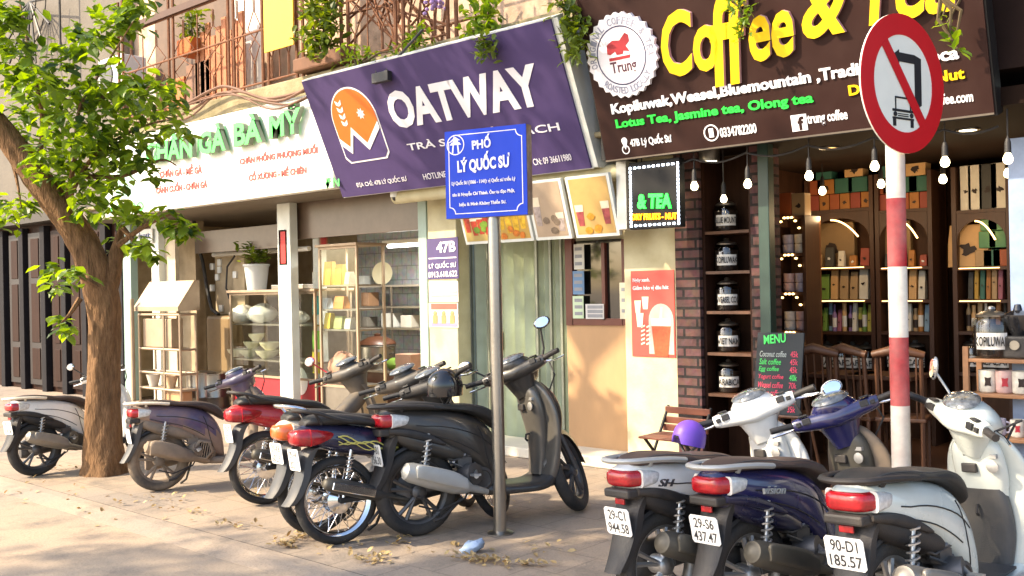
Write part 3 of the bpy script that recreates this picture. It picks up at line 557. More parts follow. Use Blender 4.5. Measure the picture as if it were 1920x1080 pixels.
b.build('wooden_slats', mat('slat_brown', 'a5673f', .7, var=.3), shop)
b = MB(); b.box((ux(494, 6.97, 30), 6.97, vz(520, 92, 6.97)), (ux(549, 6.97, 30), 6.99, 6.2)); b.build('yellow_panel', mat('yellow_sheet', 'e0ab00', .5, var=.1, vs=4), shop)
b = MB(); b.box((ux(440, 7.5, 40), 7.5, 4.17), (ux(488, 7.5, 40), 7.55, 6.2)); b.build('white_panel', mat('white_sheet', 'ddd8d0', .6, var=.08), shop)
# white pillar and step of the kiosk
kiosk = thing('milk_tea_kiosk', 'narrow cream milk tea kiosk front with folding door, brown hatch window and tan panel', 'shop front', (-6.2, 7.6, 0))
b = MB(); b.box((xM+.13, 7.44, 0), (xR, 7.64, 2.9)); b.build('pillar', CREAM, kiosk, bevel=.01); b = MB(); b.box((ux(1178, 7.5), 7.44, .0), (xB, 7.7, 2.9)); b.build('pillar', CREAM, kiosk, bevel=.01)
b = MB(); n = 9; xa, xb = xR, ux(1062, 7.72)
for k in range(n): x0 = lerp(xa, xb, k/n); x1 = lerp(xa, xb, (k+1)/n); b.add([(x0, 7.72, .08), ((x0+x1)/2, 7.80, .08), (x1, 7.72, .08), (x1, 7.72, 2.8), ((x0+x1)/2, 7.80, 2.8), (x0, 7.72, 2.8)], [(0, 1, 4, 5), (1, 2, 3, 4)])
b.build('folding_door', mat('folding_door_green_white', 'b4bda4', .45, var=.08, dust='8f8f70', da=.4), kiosk)
b = MB()
for u in (884, 912, 928, 1004, 1030, 1050): b.box((ux(u, 7.7), 7.70, .1), (ux(u, 7.7)+.025, 7.73, 2.6))
b.build('door_rail', mat('door_rail_grey', '8c8f80', .5, metal=.3, var=.2), kiosk)
b = MB(); b.box((ux(934, 7.7), 7.69, 1.0), (ux(940, 7.7), 7.73, 1.2)); b.build('door_handle', STEEL, kiosk, bevel=.005)
b = MB(); xw = ux(1062, 7.6); xw2 = ux(1178, 7.6); zt, zm, z0 = vz(1120, 450, 7.6), vz(1120, 603, 7.6), .1
b.box((xw, 7.6, z0), (xw2, 7.66, zm)); b.build('counter_panel', WOODPALE, kiosk)
b = MB(); FRM = mat('hatch_brown_frame', '5f2a1e', .4, var=.15)
for (u0, v0, u1, v1) in ((1060, 448, 1073, 610), (1166, 448, 1178, 610), (1073, 597, 1166, 610), (1128, 455, 1134, 600)): wb(b, u0, v0, u1, v1, 7.58, .07)
wf = b.build('hatch_window', FRM, kiosk)
b = MB(); wb(b, 1073, 450, 1166, 600, 7.62, .01); b.build('pane', mat('dark_window_glass', '14110f', .05, var=.2, coat=1), wf)
b = MB(); b.box((xa, 7.2, .002), (xB+.02, 7.72, .1)); b.build('doorstep', mat('white_step', 'cfc9ba', .6, var=.08), kiosk, bevel=.01)
b = MB(); b.box((xR, 7.66, 2.15), (xB, 7.7, 2.9)); b.box((xw-.02, 7.7, 0), (xw2, 7.75, 2.9)); b.build('lintel', CREAM, kiosk)
b = MB(); p0 = F(1040, 336, 7.15); p1 = F(1172, 318, 7.15); b.tube([(p0.x-2.2, 7.15, p0.z), (p1.x, 7.15, p0.z)], .075, 16); b.build('awning_roller', CREAM, kiosk, smooth=True)
# paper notices on the hatch window
nots = [(1076, 458, 1095, 505, 'c8c6bd', 'faded grey price notice taped high on the hatch window'), (1074, 508, 1095, 552, '5b7fa8', 'blue and white payment notice taped on the hatch window'), (1074, 555, 1094, 597, 'bccfae', 'pale green scan code notice at the bottom left of the hatch'), (1098, 570, 1132, 598, 'c9c6c4', 'small white card stand inside the hatch window sill'), (1162, 530, 1174, 598, 'c4c0ab', 'narrow grey notice stuck on the right of the hatch frame')]
for u0, v0, u1, v1, c, lb in nots:
    b = MB(); wb(b, u0, v0, u1, v1, 7.565, .006); o = tag(b.build('notice', mat('notice_'+c, c, .5, var=.05), loc=None), lb, 'notice', 'paper notices on the kiosk hatch')
    b = MB()
    for k in range(3): t = (k+.6)/3.4; b.box((ux(u0+3, 7.56), 7.561, lerp(vz(u0, v0, 7.56), vz(u0, v1, 7.56), t)-.02), (ux(u1-3, 7.56), 7.5645, lerp(vz(u0, v0, 7.56), vz(u0, v1, 7.56), t)+.012))
    b.build('print', mat('notice_print', '8a8c92', .6), o)
# --- left neighbour: dark panelled doors, concrete house above
nb = thing('old_house', 'old dark house with tall panelled wooden doors left of the food shop', 'building', (-19, 8, 0))
x0 = -27; x1 = xL-.25; DOORB = mat('door_brown', '2b1a13', .6, var=.3, vs=3, stretch=(6, 6, .6), spec=.2)
b = MB(); b.box((x0, 7.6, 0), (x1, 7.9, 2.95)); b.build('door_wall', DKBR, nb)
CHAR = mat('charcoal_paint', '211f22', .7, var=.25, spec=.15)
for k, u in enumerate((-60, 5, 42, 82, 120, 158, 196, 226)): b = MB(); b.box((ux(u, 7.5)-.09, 7.48, 0), (ux(u, 7.5)+.09, 7.6, 2.9)); b.build('door_post', CHAR, nb, bevel=.01)
for ua, ub in ((10, 38), (46, 78), (88, 116), (124, 154), (162, 192)):
    xa_, xb_ = ux(ua, 7.5)+.1, ux(ub, 7.5)-.05
    b = MB(); b.box((xa_, 7.54, .1), (xb_, 7.602, 2.8)); d = b.build('door', DOORB if ua > 80 else mat('door_dark', '231c1b', .5, var=.2), nb)
    b = MB()
    for za, zb in ((.2, .75), (.85, 1.9), (2.0, 2.7)): b.box((xa_+.12, 7.525, za), (xb_-.12, 7.54, zb))
    b.build('carved_panel', DKBR, d, bevel=.03)
b = MB(); b.box((x0, 7.3, 2.95), (x1, 7.9, 3.1)); b.build('door_canopy', mat('dark_canopy', '3a352f', .7), nb)
b = MB(); b.box((x0, 7.7, 3.1), (x1+.05, 8.1, 8)); b.build('upper_wall', CONC, nb)
b = MB(); c = D(78, 8, 17.5); c.y = 7.45
for k in range(9): a = rad(180+20*k+12); b.tube([(c.x, c.y, c.z), (c.x+1.1*math.cos(a), c.y-.1, c.z+1.25*math.sin(a))], .02, 5)
for rr in (.35, .75): b.tube([(c.x+rr*1.0*math.cos(rad(180+15*k)), c.y-.05, c.z+rr*1.1*math.sin(rad(180+15*k))) for k in range(13)], .010, 5)
b.tube([(c.x+1.15, 7.45, c.z+.4), (c.x+1.15, 7.45, c.z-1.4)], .02, 6); b.build('fan_grille', DKSTEEL, nb)
# --- coffee shop room
cof = thing('coffee_shop', 'dark brown open fronted coffee shop with brick piers and warm lit wooden shelves', 'shop front', (-3, 8, 0))
CDK = mat('coffee_dark_brown', '3a2519', .7, spec=.15, var=.3, vs=3, stretch=(5, 5, .7)); CX0 = xB+.002; CX1 = 2.5; CYB = 10.4
CCEIL = mat('coffee_ceiling', '20150f', .8, var=.25, vs=4, spec=.08)
xk1 = ux(1318, 7.45); xn1 = ux(1413, 7.45); xg0 = ux(1429, 7.4); xg1 = ux(1449, 7.4)
b = MB(); b.box((CX0, 7.4, 0), (xk1, 7.75, 2.78)); b.build('brick_pier', BRICK, cof); b = MB(); b.box((xn1, 7.42, 0), (xg0-.003, 7.75, 2.78)); b.build('brick_pier', BRICK, cof)
b = MB(); b.box((xg0, 7.36, 0), (xg1, 7.46, 2.78)); b.build('green_post', mat('dark_green_post', '1f3a33', .4, var=.15), cof, bevel=.005)
b = MB(); b.box((CX0, CYB, 0), (CX1, CYB+.1, 2.9)); b.box((CX0, 7.76, 0), (CX0+.1, CYB, 2.9)); b.box((CX1, 7.4, 0), (CX1+.1, CYB, 2.9)); b.build('inner_wall', CDK, cof)
b = MB(); b.box((CX0, 6.98, 2.78), (CX1+.1, CYB+.1, 2.9)); b.build('ceiling', CCEIL, cof)
b = MB(); b.box((CX0, 7.3, .003), (CX1, CYB, .06)); b.build('shop_floor', mat('coffee_floor', '6b4a36', .4, var=.2), cof)
b = MB(); b.box((CX0-.3, 7.0, 3.02), (CX1+.1, 8.1, 7.6)); b.build('upper_wall', mat('brown_cladding', '241915', .8, var=.2, spec=.1), cof)
# niche shelf with jars
nich = thing('niche_shelf', 'tall dark wooden niche shelf holding five coffee jars between brick piers', 'shelf', (ux(1365, 7.5), 7.6, 0))
b = MB(); b.box((xk1+.004, 7.80, .06), (xn1-.004, 7.84, 2.77)); b.build('back_panel', CDK, nich)
b = MB(); b.box((xk1+.004, 7.45, .06), (xk1+.03, 7.80, 2.77)); b.build('side_board', DKBR, nich); b = MB(); b.box((xn1-.03, 7.45, .06), (xn1-.004, 7.80, 2.77)); b.build('side_board', DKBR, nich)
JG = glassmat('jar_glass', (.75, .78, .76), .3); COFB = mat('coffee_beans', '2c1a10', .6, var=.5, vs=60, bump=.6, bs=120); LBL = mat('label_white', 'd8d4cc', .5, var=.05); LINK = mat('label_black', '17130f', .5)
def jar(x, y, z, r, h, txt, lb, grp):
    o = thing('coffee_jar', lb, 'jar', (x, y, z), grp)
    j = MB(); j.lathe([(r*.9, .0), (r, .015), (r, h*.72), (r*.9, h*.8), (r*.78, h*.84)], (x, y, z), ZZ, 20); j.build('glass_body', JG, o, smooth=True)
    j = MB(); j.lathe([(r*.86, .008), (r*.94, .02), (r*.94, h*.66), (.01, h*.68)], (x, y, z), ZZ, 18); j.build('coffee_beans', COFB, o, smooth=True)
    j = MB(); j.lathe([(r*.82, h*.84), (r*.84, h*.88), (r*.5, h*.95), (.02, h*.97), (.028, h*1.0), (.02, h*1.05), (.004, h*1.06)], (x, y, z), ZZ, 18); j.build('lid', STEEL, o, smooth=True)
    th = math.atan2(-y, -x)
    rs = []
    for k in range(9):
        a = th+(k/8-.5)*1.7; rs.append([Vector((x+q*math.cos(a), y+q*math.sin(a), z+h*c)) for q, c in ((r+.002, .18), (r+.004, .18), (r+.004, .52), (r+.002, .52))])
    j = MB(); j.rings(rs); l = j.build('label', LBL, o)
    n_ = Vector((math.cos(th), math.sin(th), 0)); xr = ZZ.cross(n_)
    text(txt, LINK, l, Fr(Vector((x, y, z+h*.2))+n_*(r+.004), xr, ZZ), -r*.85, h*.05, r*1.7, h*.2, .003, .002, bold=.02)
    return o
jy = 7.62
for k, (v, t) in enumerate(((433, 'BLUE MOUNT'), (508, 'KOPILUWAK'), (583, 'WEASEL COF'), (661, 'VIET NAM'), (738, 'ARABICA'))):
    z = vz(1365, v, 7.5); b = MB(); b.box((xk1+.032, 7.45, z-.025), (xn1-.032, 7.798, z)); b.build('shelf_board', MIDBR, nich)
    jar(ux(1364, jy), jy, z+.001, .105, .27, t, f'glass coffee jar with a white {t.title()} label on the niche shelf', 'labelled coffee jars on the niche shelf')
# cabinets along the back wall
LEDW = mat('led_warm', (1, .58, .2), .5, var=0, emit=2.6); CYF = 9.7
def led(mb_pts, r=.012): return MB().tube(mb_pts, r, 6)
CABM = mat('cabinet_wood', '452a19', .5, var=.3, vs=3, stretch=(5, 5, .7)); CABB = mat('cabinet_back', '633d1f', .55, var=.3, vs=3, stretch=(5, 5, .7))
cabs = []
for ci, (ua, ub, lb) in enumerate(((1512, 1640, 'arched wooden wall cabinet with lit shelves left of the striped pole'), (1643, 1750, 'arched wooden wall cabinet with lit shelves partly behind the striped pole'), (1787, 1898, 'arched wooden wall cabinet with lit shelves at the far right'))):
    xa_, xb_ = ux(ua, CYF), ux(ub, CYF); zs = [vz((ua+ub)/2, v, CYF) for v in (700, 622, 562, 500, 392)]
    o = thing('wall_cabinet', lb, 'cabinet', ((xa_+xb_)/2, CYF, .06), 'arched cabinets on the back wall of the coffee shop'); cabs.append((xa_, xb_, zs))
    b = MB(); b.box((xa_, CYF+.38, .06), (xb_, CYF+.42, 2.7)); b.build('back_panel', CABB, o)
    b = MB(); b.box((xa_, CYF, .06), (xa_+.04, CYF+.378, 2.7)); b.build('side_board', CABM, o); b = MB(); b.box((xb_-.04, CYF, .06), (xb_, CYF+.378, 2.7)); b.build('side_board', CABM, o)
    for i, z in enumerate(zs):
        b = MB(); b.box((xa_+.042, CYF+.002, z-.03), (xb_-.042, CYF+.376, z)); s_ = b.build('shelf_board', CABM, o)
        if i in (2, 3): led([(xa_+.06, CYF-.008, z-.012), (xb_-.1, CYF-.008, z-.012)], .004).build('light_strip', LEDW, s_)
    # arch board under the top shelf
    w = (xb_-.044)-(xa_+.044); zc = zs[4]-.032; rr = w/2; hz = .20; pts = [(xa_+.044, zc), (xa_+.044, zc-hz-.06)]+[(xa_+.044+rr-rr*math.cos(math.pi*k/16), zc-hz-.06+hz*math.sin(math.pi*k/16)) for k in range(1, 16)]+[(xb_-.044, zc-hz-.06), (xb_-.044, zc)]
    fr = FP(CYF+.03); b = MB(); b.prism(pts, fr, 0, .028); b.build('arch_board', CABM, o)
    led([(lerp(xa_+.1, xb_-.1, .35+.55*k/10), CYF-.006, zc-.075-hz*(k/10)**2*.9) for k in range(11)], .008).build('light_strip', LEDW, o)
def boxitem(x, y, z, w, d, h, m, lb, grp, nm='gift_box', ct='box', mark=None, taper=0):
    b = MB(); b.rings([[Vector((x-w/2*k, y-d/2*k2, zz)), Vector((x+w/2*k, y-d/2*k2, zz)), Vector((x+w/2*k, y+d/2*k2, zz)), Vector((x-w/2*k, y+d/2*k2, zz))] for zz, k, k2 in ((z, 1, 1), (z+h*.55, 1, 1-taper*.4), (z+h, 1-taper*.12, 1-taper))])
    o = tag(b.build(nm, m, bevel=.006), lb, ct, grp); 
    if mark:
        b = MB(); f = FP(y-d/2-.001); rq = random.Random(int(x*1000)); b.prism([(x+w*rq.uniform(.09, .27)*math.cos(a*math.pi/7), z+h*.42+w*rq.uniform(.07, .24)*math.sin(a*math.pi/7)) for a in range(14)], f, 0, .003); b.build('printed_mark', mark, o)
    return o
PM = {c: mat('pack_'+c, c, .55, var=.12) for c in ('9a4d25', 'a36a2c', '2f6253', '8f3d2b', '4c7f57', 'caa06a', 'a88a62', 'd8d2c2', '8a6d9a', '6d8f3a', 'b7b04a', '7d9ab0', 'b08a30', '3b3a36', '9a5a6a', '8a6f4a')}
DM = mat('dark_print', '2a1a12', .6)
CN = {'9a4d25': 'orange', 'a36a2c': 'amber', '2f6253': 'teal', '8f3d2b': 'red', '4c7f57': 'green', 'caa06a': 'tan', 'a88a62': 'kraft', 'd8d2c2': 'white', '8a6d9a': 'purple', '6d8f3a': 'lime', 'b7b04a': 'yellow', '7d9ab0': 'pale blue', 'b08a30': 'golden', '3b3a36': 'black', '9a5a6a': 'pink'}
wh = ('left wall cabinet', 'middle wall cabinet', 'right wall cabinet'); orn = ('first', 'second', 'third', 'fourth', 'fifth', 'sixth', 'seventh', 'eighth', 'ninth', 'tenth', 'eleventh', 'twelfth')
for ci, (xa_, xb_, zs) in enumerate(cabs):
    yy = CYF+.14; W_ = xb_-xa_; top = zs[4]
    if ci < 2:
        seq = ['8f3d2b', 'a36a2c', '9a4d25', 'a36a2c', '8f3d2b', 'a36a2c', '9a4d25']; n = 6 if ci == 0 else 5
        for k in range(n):
            w = (W_-.06)/n; boxitem(xa_+.03+w*(k+.5), yy, top+.001, w*.93, .2, .16, PM[seq[k]], f'{CN[seq[k]]} gift box, {orn[k]} from left in the bottom row on the {wh[ci]}', 'gift boxes on top of the wall cabinets', mark=DM if k % 2 else None)
        for k, (c, f) in enumerate((('9a4d25', .12), ('a36a2c', .3), ('2f6253', .55), ('2f6253', .76))):
            boxitem(xa_+W_*f, yy, top+.166, .2, .18, .15, PM[c], f'{CN[c]} gift box, {orn[k]} from left in the second row on the {wh[ci]}', 'gift boxes on top of the wall cabinets', mark=DM if c == 'a36a2c' else None)
        boxitem(xa_+W_*.26, yy, top+.322, .17, .16, .15, PM['2f6253'], f'small teal box topping the stack at left on the {wh[ci]}', 'gift boxes on top of the wall cabinets')
        boxitem(xa_+W_*.70, yy, top+.322, .19, .16, .15, PM['caa06a'], f'small tan box topping the teal stack on the {wh[ci]}', 'gift boxes on top of the wall cabinets', mark=DM)
    else:
        for k, (c, f, w) in enumerate((('d8d2c2', .22, .1), ('d8d2c2', .38, .13), ('3b3a36', .60, .16), ('d8d2c2', .80, .16))):
            boxitem(xa_+W_*f, yy, top+.001, w, .16, .42, PM[c], f'tall {CN[c]} coffee carton, {orn[k]} from the left on top of the right wall cabinet', 'tall cartons on top of the right cabinet', 'carton', 'carton', DM)
    z = zs[3]+.001
    if ci == 0: boxitem(xa_+W_*.30, yy+.06, z, .48, .1, .46, PM['8a6f4a'], 'large kraft pouch printed with a dark animal on the lit shelf', 'packets on the wall cabinets', 'coffee_pouch', 'pouch', DM, .6)
    elif ci == 1: boxitem(xa_+W_*.25, yy+.06, z, .3, .1, .46, PM['8a6f4a'], 'tall kraft pouch on the upper lit shelf beside the striped pole', 'packets on the wall cabinets', 'coffee_pouch', 'pouch', DM, .6)
    else:
        boxitem(xa_+W_*.22, yy, z, .36, .12, .40, PM['caa06a'], 'big tan pouch on the upper lit shelf of the right cabinet', 'packets on the wall cabinets', 'coffee_pouch', 'pouch', DM, .6)
        for k, (c, f, zz) in enumerate((('a88a62', .5, 0), ('2f6253', .64, 0), ('9a4d25', .8, 0), ('4c7f57', .57, .17), ('4c7f57', .74, .17), ('4c7f57', .6, .33), ('4c7f57', .73, .33))):
            boxitem(xa_+W_*f, yy, z+zz+.002*(zz > 0), .15, .15, .155, PM[c], f'small {CN[c]} tea box, {orn[k]} counted upwards in the stack on the right lit shelf', 'tea boxes on the right lit shelf')
    z = zs[2]+.001; row = (['6d8f3a', 'caa06a', 'a88a62', 'a88a62', 'd8d2c2'], ['b08a30', 'a88a62', 'caa06a', 'd8d2c2'], ['3b3a36', 'b08a30', '2f6253', 'a36a2c', 'a88a62', '9a5a6a'])[ci]
    for k, c in enumerate(row): n = len(row); w = (W_-.2)/n; boxitem(xa_+.1+w*(k+.5), yy, z, w*(.9, .7, .82, .75, .88, .8)[k], .09, (.26, .36, .31, .28, .38, .3)[k], PM[c], f'{CN[c]} coffee packet, {orn[k]} from the left on the middle shelf of the {wh[ci]}', 'packets on the wall cabinets', 'coffee_packet', 'packet', DM, .7)
    z = zs[1]+.001; row = (['6d8f3a', '6d8f3a', '7d9ab0', '8a6d9a', '9a5a6a', 'caa06a', '8a6d9a', 'd8d2c2', 'b7b04a', '6d8f3a', 'b7b04a'], ['a88a62', '7d9ab0', 'caa06a', 'd8d2c2', 'a88a62', 'c07a2c', '7d9ab0'], ['a88a62', 'caa06a', 'a88a62', 'd8d2c2', 'a88a62', 'c07a2c', '3b3a36'])[ci]
    for k, c in enumerate(row):
        c = {'2f7f66': '2f6253', 'c07a2c': 'a36a2c'}.get(c, c); n = len(row); w = (W_-.14)/n; x = xa_+.07+w*(k+.5); ht = (.30, .24, .33, .27, .22, .31, .26)[k % 7]
        if (k+ci) % 3 != 1:
            b = MB(); r = min(w*.44, .06); nk = (.45, .7, .9)[k % 3]; b.lathe([(r*.9, 0), (r, .02), (r, ht*.62), (r*nk, ht*.76), (r*nk, ht*.86), (r*nk*1.06, ht*.86), (r*nk*1.06, ht), (.005, ht+.004)], (x, yy-.03*(k % 2), z), ZZ, 14); bo = tag(b.build('bottle', PM[c], smooth=True), f'{CN[c]} capped bottle, {orn[k]} from left on the lower {wh[ci]} shelf', 'bottle', 'bottles on the lower cabinet shelves')
            b = MB(); b.lathe([(r*1.01, ht*.15), (r*1.012, ht*.16), (r*1.012, ht*.5), (r*1.01, ht*.51)], (x, yy-.03*(k % 2), z), ZZ, 14, cap=False); b.build('label', LBL if k % 2 else DM, bo, smooth=True)
        else: boxitem(x, yy, z, w*.8, .1, ht, PM[c], f'{CN[c]} packet, {orn[k]} from left on the lower {wh[ci]} shelf', 'packets on the wall cabinets', 'coffee_packet', 'packet', DM, .7)
    z = zs[3]+.001
    for k in range((5, 4, 0)[ci]):
        w = (W_-.1)/(5, 4, 1)[ci]; c = ('caa06a', '3b3a36', 'd8d2c2', 'a36a2c', '8f3d2b')[(k+ci) % 5]
        boxitem(xa_+.06+w*(k+.5), CYF+.05, z, w*(.6, .75, .5)[k % 3], .07, (.13, .2, .16, .11, .18)[k], PM[c], f'little {CN[c]} packet, {orn[k]} from left in front on the upper lit {wh[ci]} shelf', 'small packets on the upper lit shelves', 'small_packet', 'packet', LBL if k % 2 else DM, .5)
    for k in range(4 if ci != 1 else 3):
        w = (W_-.16)/4; jar(xa_+.08+w*(k+.5), yy, zs[0]+.001, .1, .3, 'CAFE', f'big glass bean jar, {orn[k]} from left on the bottom {wh[ci]} shelf', 'big glass jars on the bottom cabinet shelves')
# house shaped display stand with cups and fairy lights
ds = thing('display_stand', 'narrow wooden cup stand outlined with warm fairy lights beside the green post', 'display stand', (ux(1482, 8.6), 8.6, .06))
xa_, xb_ = ux(1452, 8.5), ux(1512, 8.5); zz = [vz(1482, v, 8.5) for v in (760, 620, 548, 475, 405)]
b = MB(); b.box((xa_, 8.8, .06), (xb_, 8.83, zz[4])); b.build('back_panel', CABB, ds)
b = MB(); b.box((xa_, 8.5, .06), (xa_+.03, 8.798, zz[4]-.09)); b.build('side_board', CABM, ds); b = MB(); b.box((xb_-.03, 8.5, .06), (xb_, 8.798, zz[4])); b.build('side_board', CABM, ds)
for z in zz: b = MB(); b.box((xa_+.032, 8.5, z-.025), (xb_-.032, 8.796, z)); b.build('shelf_board', CABM, ds)
b = MB(); i = 0
for z in zz[2:]+[zz[1]]:
    for k in range(7): b.ball((lerp(xa_+.05, xb_-.05, k/6), 8.485, z-.015-.10*max(0, abs(k-3)-1.5)/1.5), (.016, .010, .010), 8, 5)
for k in range(26): b.ball((xa_+.01, 8.485, lerp(zz[1]-.15, zz[4]-.1, k/25)), (.008, .008, .016), 8, 5)
b.build('fairy_light_string', LEDW, ds, smooth=True)
CUPP = [mat('cup_'+c, c, .3, var=.25, vs=25, coat=.5) for c in ('c9c2b8', 'b99a98', 'a7a2b4', 'd4cfc2')]
def cup(x, y, z, r, h, m, lb, grp, handle=1, nm='mug', ct='mug', prnt=None):
    o = thing(nm, lb, ct, (x, y, z), grp)
    b = MB(); b.lathe([(r*.85, 0), (r, .01), (r*1.0, h*.5), (r*1.02, h), (r*.92, h), (r*.9, .015), (.004, .013)], (x, y, z), ZZ, 18, cap=False); b.build('body', m, o, smooth=True)
    a = math.atan2(-y, -x)+1.35*handle
    if handle:
        d = Vector((math.cos(a), math.sin(a), 0)); c = Vector((x, y, z)); b = MB(); b.tube([c+d*r*.95+ZZ*h*.82, c+d*r*1.5+ZZ*h*.78, c+d*r*1.65+ZZ*h*.5, c+d*r*1.45+ZZ*h*.22, c+d*r*.95+ZZ*h*.2], .008, 6); b.build('handle', m, o, smooth=True)
    if prnt:
        th = math.atan2(-y, -x)
        b = MB(); f = Fr(Vector((x, y, z))+Vector((math.cos(th), math.sin(th), 0))*(r*1.0), ZZ.cross(Vector((math.cos(th), math.sin(th), 0))), ZZ)
        b.prism([(r*.5*math.cos(k*math.pi/4)*(1 if k % 2 else .55), h*.5+h*.28*math.sin(k*math.pi/4)*(1 if k % 2 else .6)) for k in range(8)], f, -.004, .003); b.build('printed_mark', prnt, o)
    return o
k = 0
for si, z in enumerate(zz[1:4]):
    for row in range(2):
        for j in range(2):
            n = ('lower', 'middle', 'upper')[si]; q = CUPP[(si+j) % 4]
            cup(lerp(xa_, xb_, .33+.38*j), 8.6, z+.001+row*.088, .055, .085, q, f'{("grey", "pink")[j]} patterned cup {("under another", "stacked on top")[row]} on the {n} shelf of the fairy light stand', 'patterned cups on the fairy light stand', 0, 'cup', 'cup')
boxitem(lerp(xa_, xb_, .3), 8.62, zz[4]+.001, .13, .13, .22, PM['9a4d25'], 'tall orange carton standing on the fairy light cup stand', 'cartons on the cup stand', 'carton', 'carton')
boxitem(lerp(xa_, xb_, .72), 8.62, zz[4]+.001, .13, .13, .21, PM['a88a62'], 'tall kraft carton standing on the fairy light cup stand', 'cartons on the cup stand', 'carton', 'carton', DM)
# bulbs and downlights
BULB = mat('bulb_glow', (1, .80, .48), .4, var=0, emit=4); DLM = mat('downlight_glow', (1, .9, .62), .4, var=0, emit=4); DLC = mat('downlight_dim', (1, .55, .15), .5, var=0, emit=2)
front = ((1204, 345), (1302, 347), (1402, 343), (1517, 328), (1640, 310), (1772, 302), (1890, 296)); back = ((1268, 373), (1357, 371), (1445, 364), (1542, 356), (1652, 343), (1768, 334), (1890, 323))
for rowi, (lst, Yb) in enumerate(((front, 7.02), (back, 8.9))):
    for k, (u, v) in enumerate(lst):
        Yq = Yb if not (rowi == 1 and k < 2) else 7.3
        p = F(u, v+3, Yq); r = .031 if rowi == 0 else .034
        if rowi == 1 and k < 2: r = .028
        o = thing('light_bulb', f'glowing round bulb, {orn[k]} from left in the {("front row under the brown sign", "back row inside the coffee shop")[rowi]}', 'light bulb', (p.x, p.y, p.z), 'string of bulbs at the coffee shop')
        b = MB(); b.lathe([(.012, r*1.5), (r*.55, r*1.2), (r*.92, r*.5), (r, 0), (r*.85, -r*.6), (r*.45, -r*.92), (.003, -r)], p, ZZ, 14); b.build('globe', BULB, o, smooth=True)
        b = MB(); b.lathe([(.004, .15), (.014, .135), (.02, .11), (.022, r*1.35)], p, ZZ, 10); b.tube([(p.x, p.y, p.z+.14), (p.x, p.y, 2.76)], .005, 5); b.build('cord', BLK, o, smooth=True)
        if rowi == 1 and k >= 2:
            L = bpy.data.lights.new('bulb_light', 'POINT'); L.energy = 2.6; L.color = (1, .68, .36); L.shadow_soft_size = .05; lo = bpy.data.objects.new('bulb_light', L); COL.objects.link(lo); lo.parent = o; lo.location = (0, -.06, -.25)
wire = MB(); pts = []
for a_, b_ in zip(front[:-1], front[1:]):
    p, q = F(a_[0], a_[1], 7.02), F(b_[0], b_[1], 7.02)
    for t in range(8): f = t/8; pts.append((lerp(p.x, q.x, f), 7.0, 2.67-.05*math.sin(math.pi*f)*1))
wire.tube(pts, .008, 5); tag(wire.build('light_cable', BLK, smooth=True), 'dark cable of the bulb string sagging under the brown coffee sign', 'cable')
for k, (u, v) in enumerate(((1330, 300), (1555, 277), (1815, 243))):
    p = G(u, v, 2.776) if k else F(1330, 301, 7.25); o = thing('downlight', f'round recessed ceiling light, {orn[k]} from the left under the coffee sign', 'ceiling light', (p.x, p.y, p.z), 'ceiling downlights of the coffee shop')
    b = MB(); b.lathe([(.062, 0), (.062, -.004), (.005, -.004)], p, ZZ, 20); b.build('diffuser', DLM if k != 1 else DLC, o)
    b = MB(); b.lathe([(.064, .002 if k else 2.779-p.z), (.085, .002 if k else 2.779-p.z), (.085, -.008), (.064, -.008)], p, ZZ, 24, closed=True); b.build('rim', STEEL, o, smooth=True)
# ------------------------------------------------------------------ shop signs
SGREEN = mat('sign_green', '45d455', .4, var=.06); SGSIDE = mat('sign_letter_side', '838f7c', .6); SRED = mat('sign_red', 'c0392e', .5, var=.05); SWHITE = mat('sign_white', 'e4e6e2', .45, var=.03, dust='c9c3b2', da=.3); LETW = mat('letter_white', 'e6e4ea', .4, var=.02)
PURP = mat('sign_purple', '463964', .55, spec=.2, var=.1, vs=2, bump=.3, bs=2.2, dust='544672', da=.25); ORNG = mat('sign_orange', 'dd6a1c', .45, var=.06); PURPD = mat('logo_purple', '44346c', .45)
EDGE = mat('sign_edge_white', 'd3d6d0', .5, var=.06)
YS = 6.9
o = thing('white_shop_sign', 'long white shop sign with raised green letters and red dish names above the food shop', 'sign', (-11.3, YS, 2.8))
xa, xb_ = -14.03, -8.72; z0, z1 = 2.80, 3.90
b = MB(); b.box((xa, YS, z0), (xb_, YS+.12, z1)); b.build('panel', SWHITE, o, bevel=.01)
f = FP(YS)
for st, p0, p1, p2 in (('CHÂN', (286, 309), (373, 296), (286, 262)), ('GÀ', (386, 293), (436, 283), (386, 240)), ('BÀ', (451, 277), (504, 267), (451, 222)), ('MỸ', (518, 262), (577, 249), (518, 206))):
    l = fit(st, SGREEN, o, f, p0, p1, p2, depth=.07, lift=.03, bold=.035); l.data.materials.append(SGSIDE)
    for pl in l.data.polygons:
        if abs(pl.normal.y) < .7: pl.material_index = 1
for st, p0, p1, p2 in (('CHÂN GÀ - MỀ GÀ', (300, 334), (379, 325), (300, 315)), ('CÁNH CUỐN - CHÂN GÀ', (293, 364), (389, 352), (293, 346)), ('CHÂN PHỒNG PHƯỢNG MUỐI', (450, 312), (596, 290), (450, 292)), ('CỔ XƯƠNG - MỀ CHIÊN', (467, 340), (575, 325), (467, 322))):
    fit(st, SRED, o, f, p0, p1, p2, bold=.05)
fit('ĐN', SGREEN, o, f, (611, 353), (637, 349), (611, 334), bold=.02); fit('COMBO', SGREEN, o, f, (208, 403), (270, 395), (208, 386), bold=.02)
b = MB()
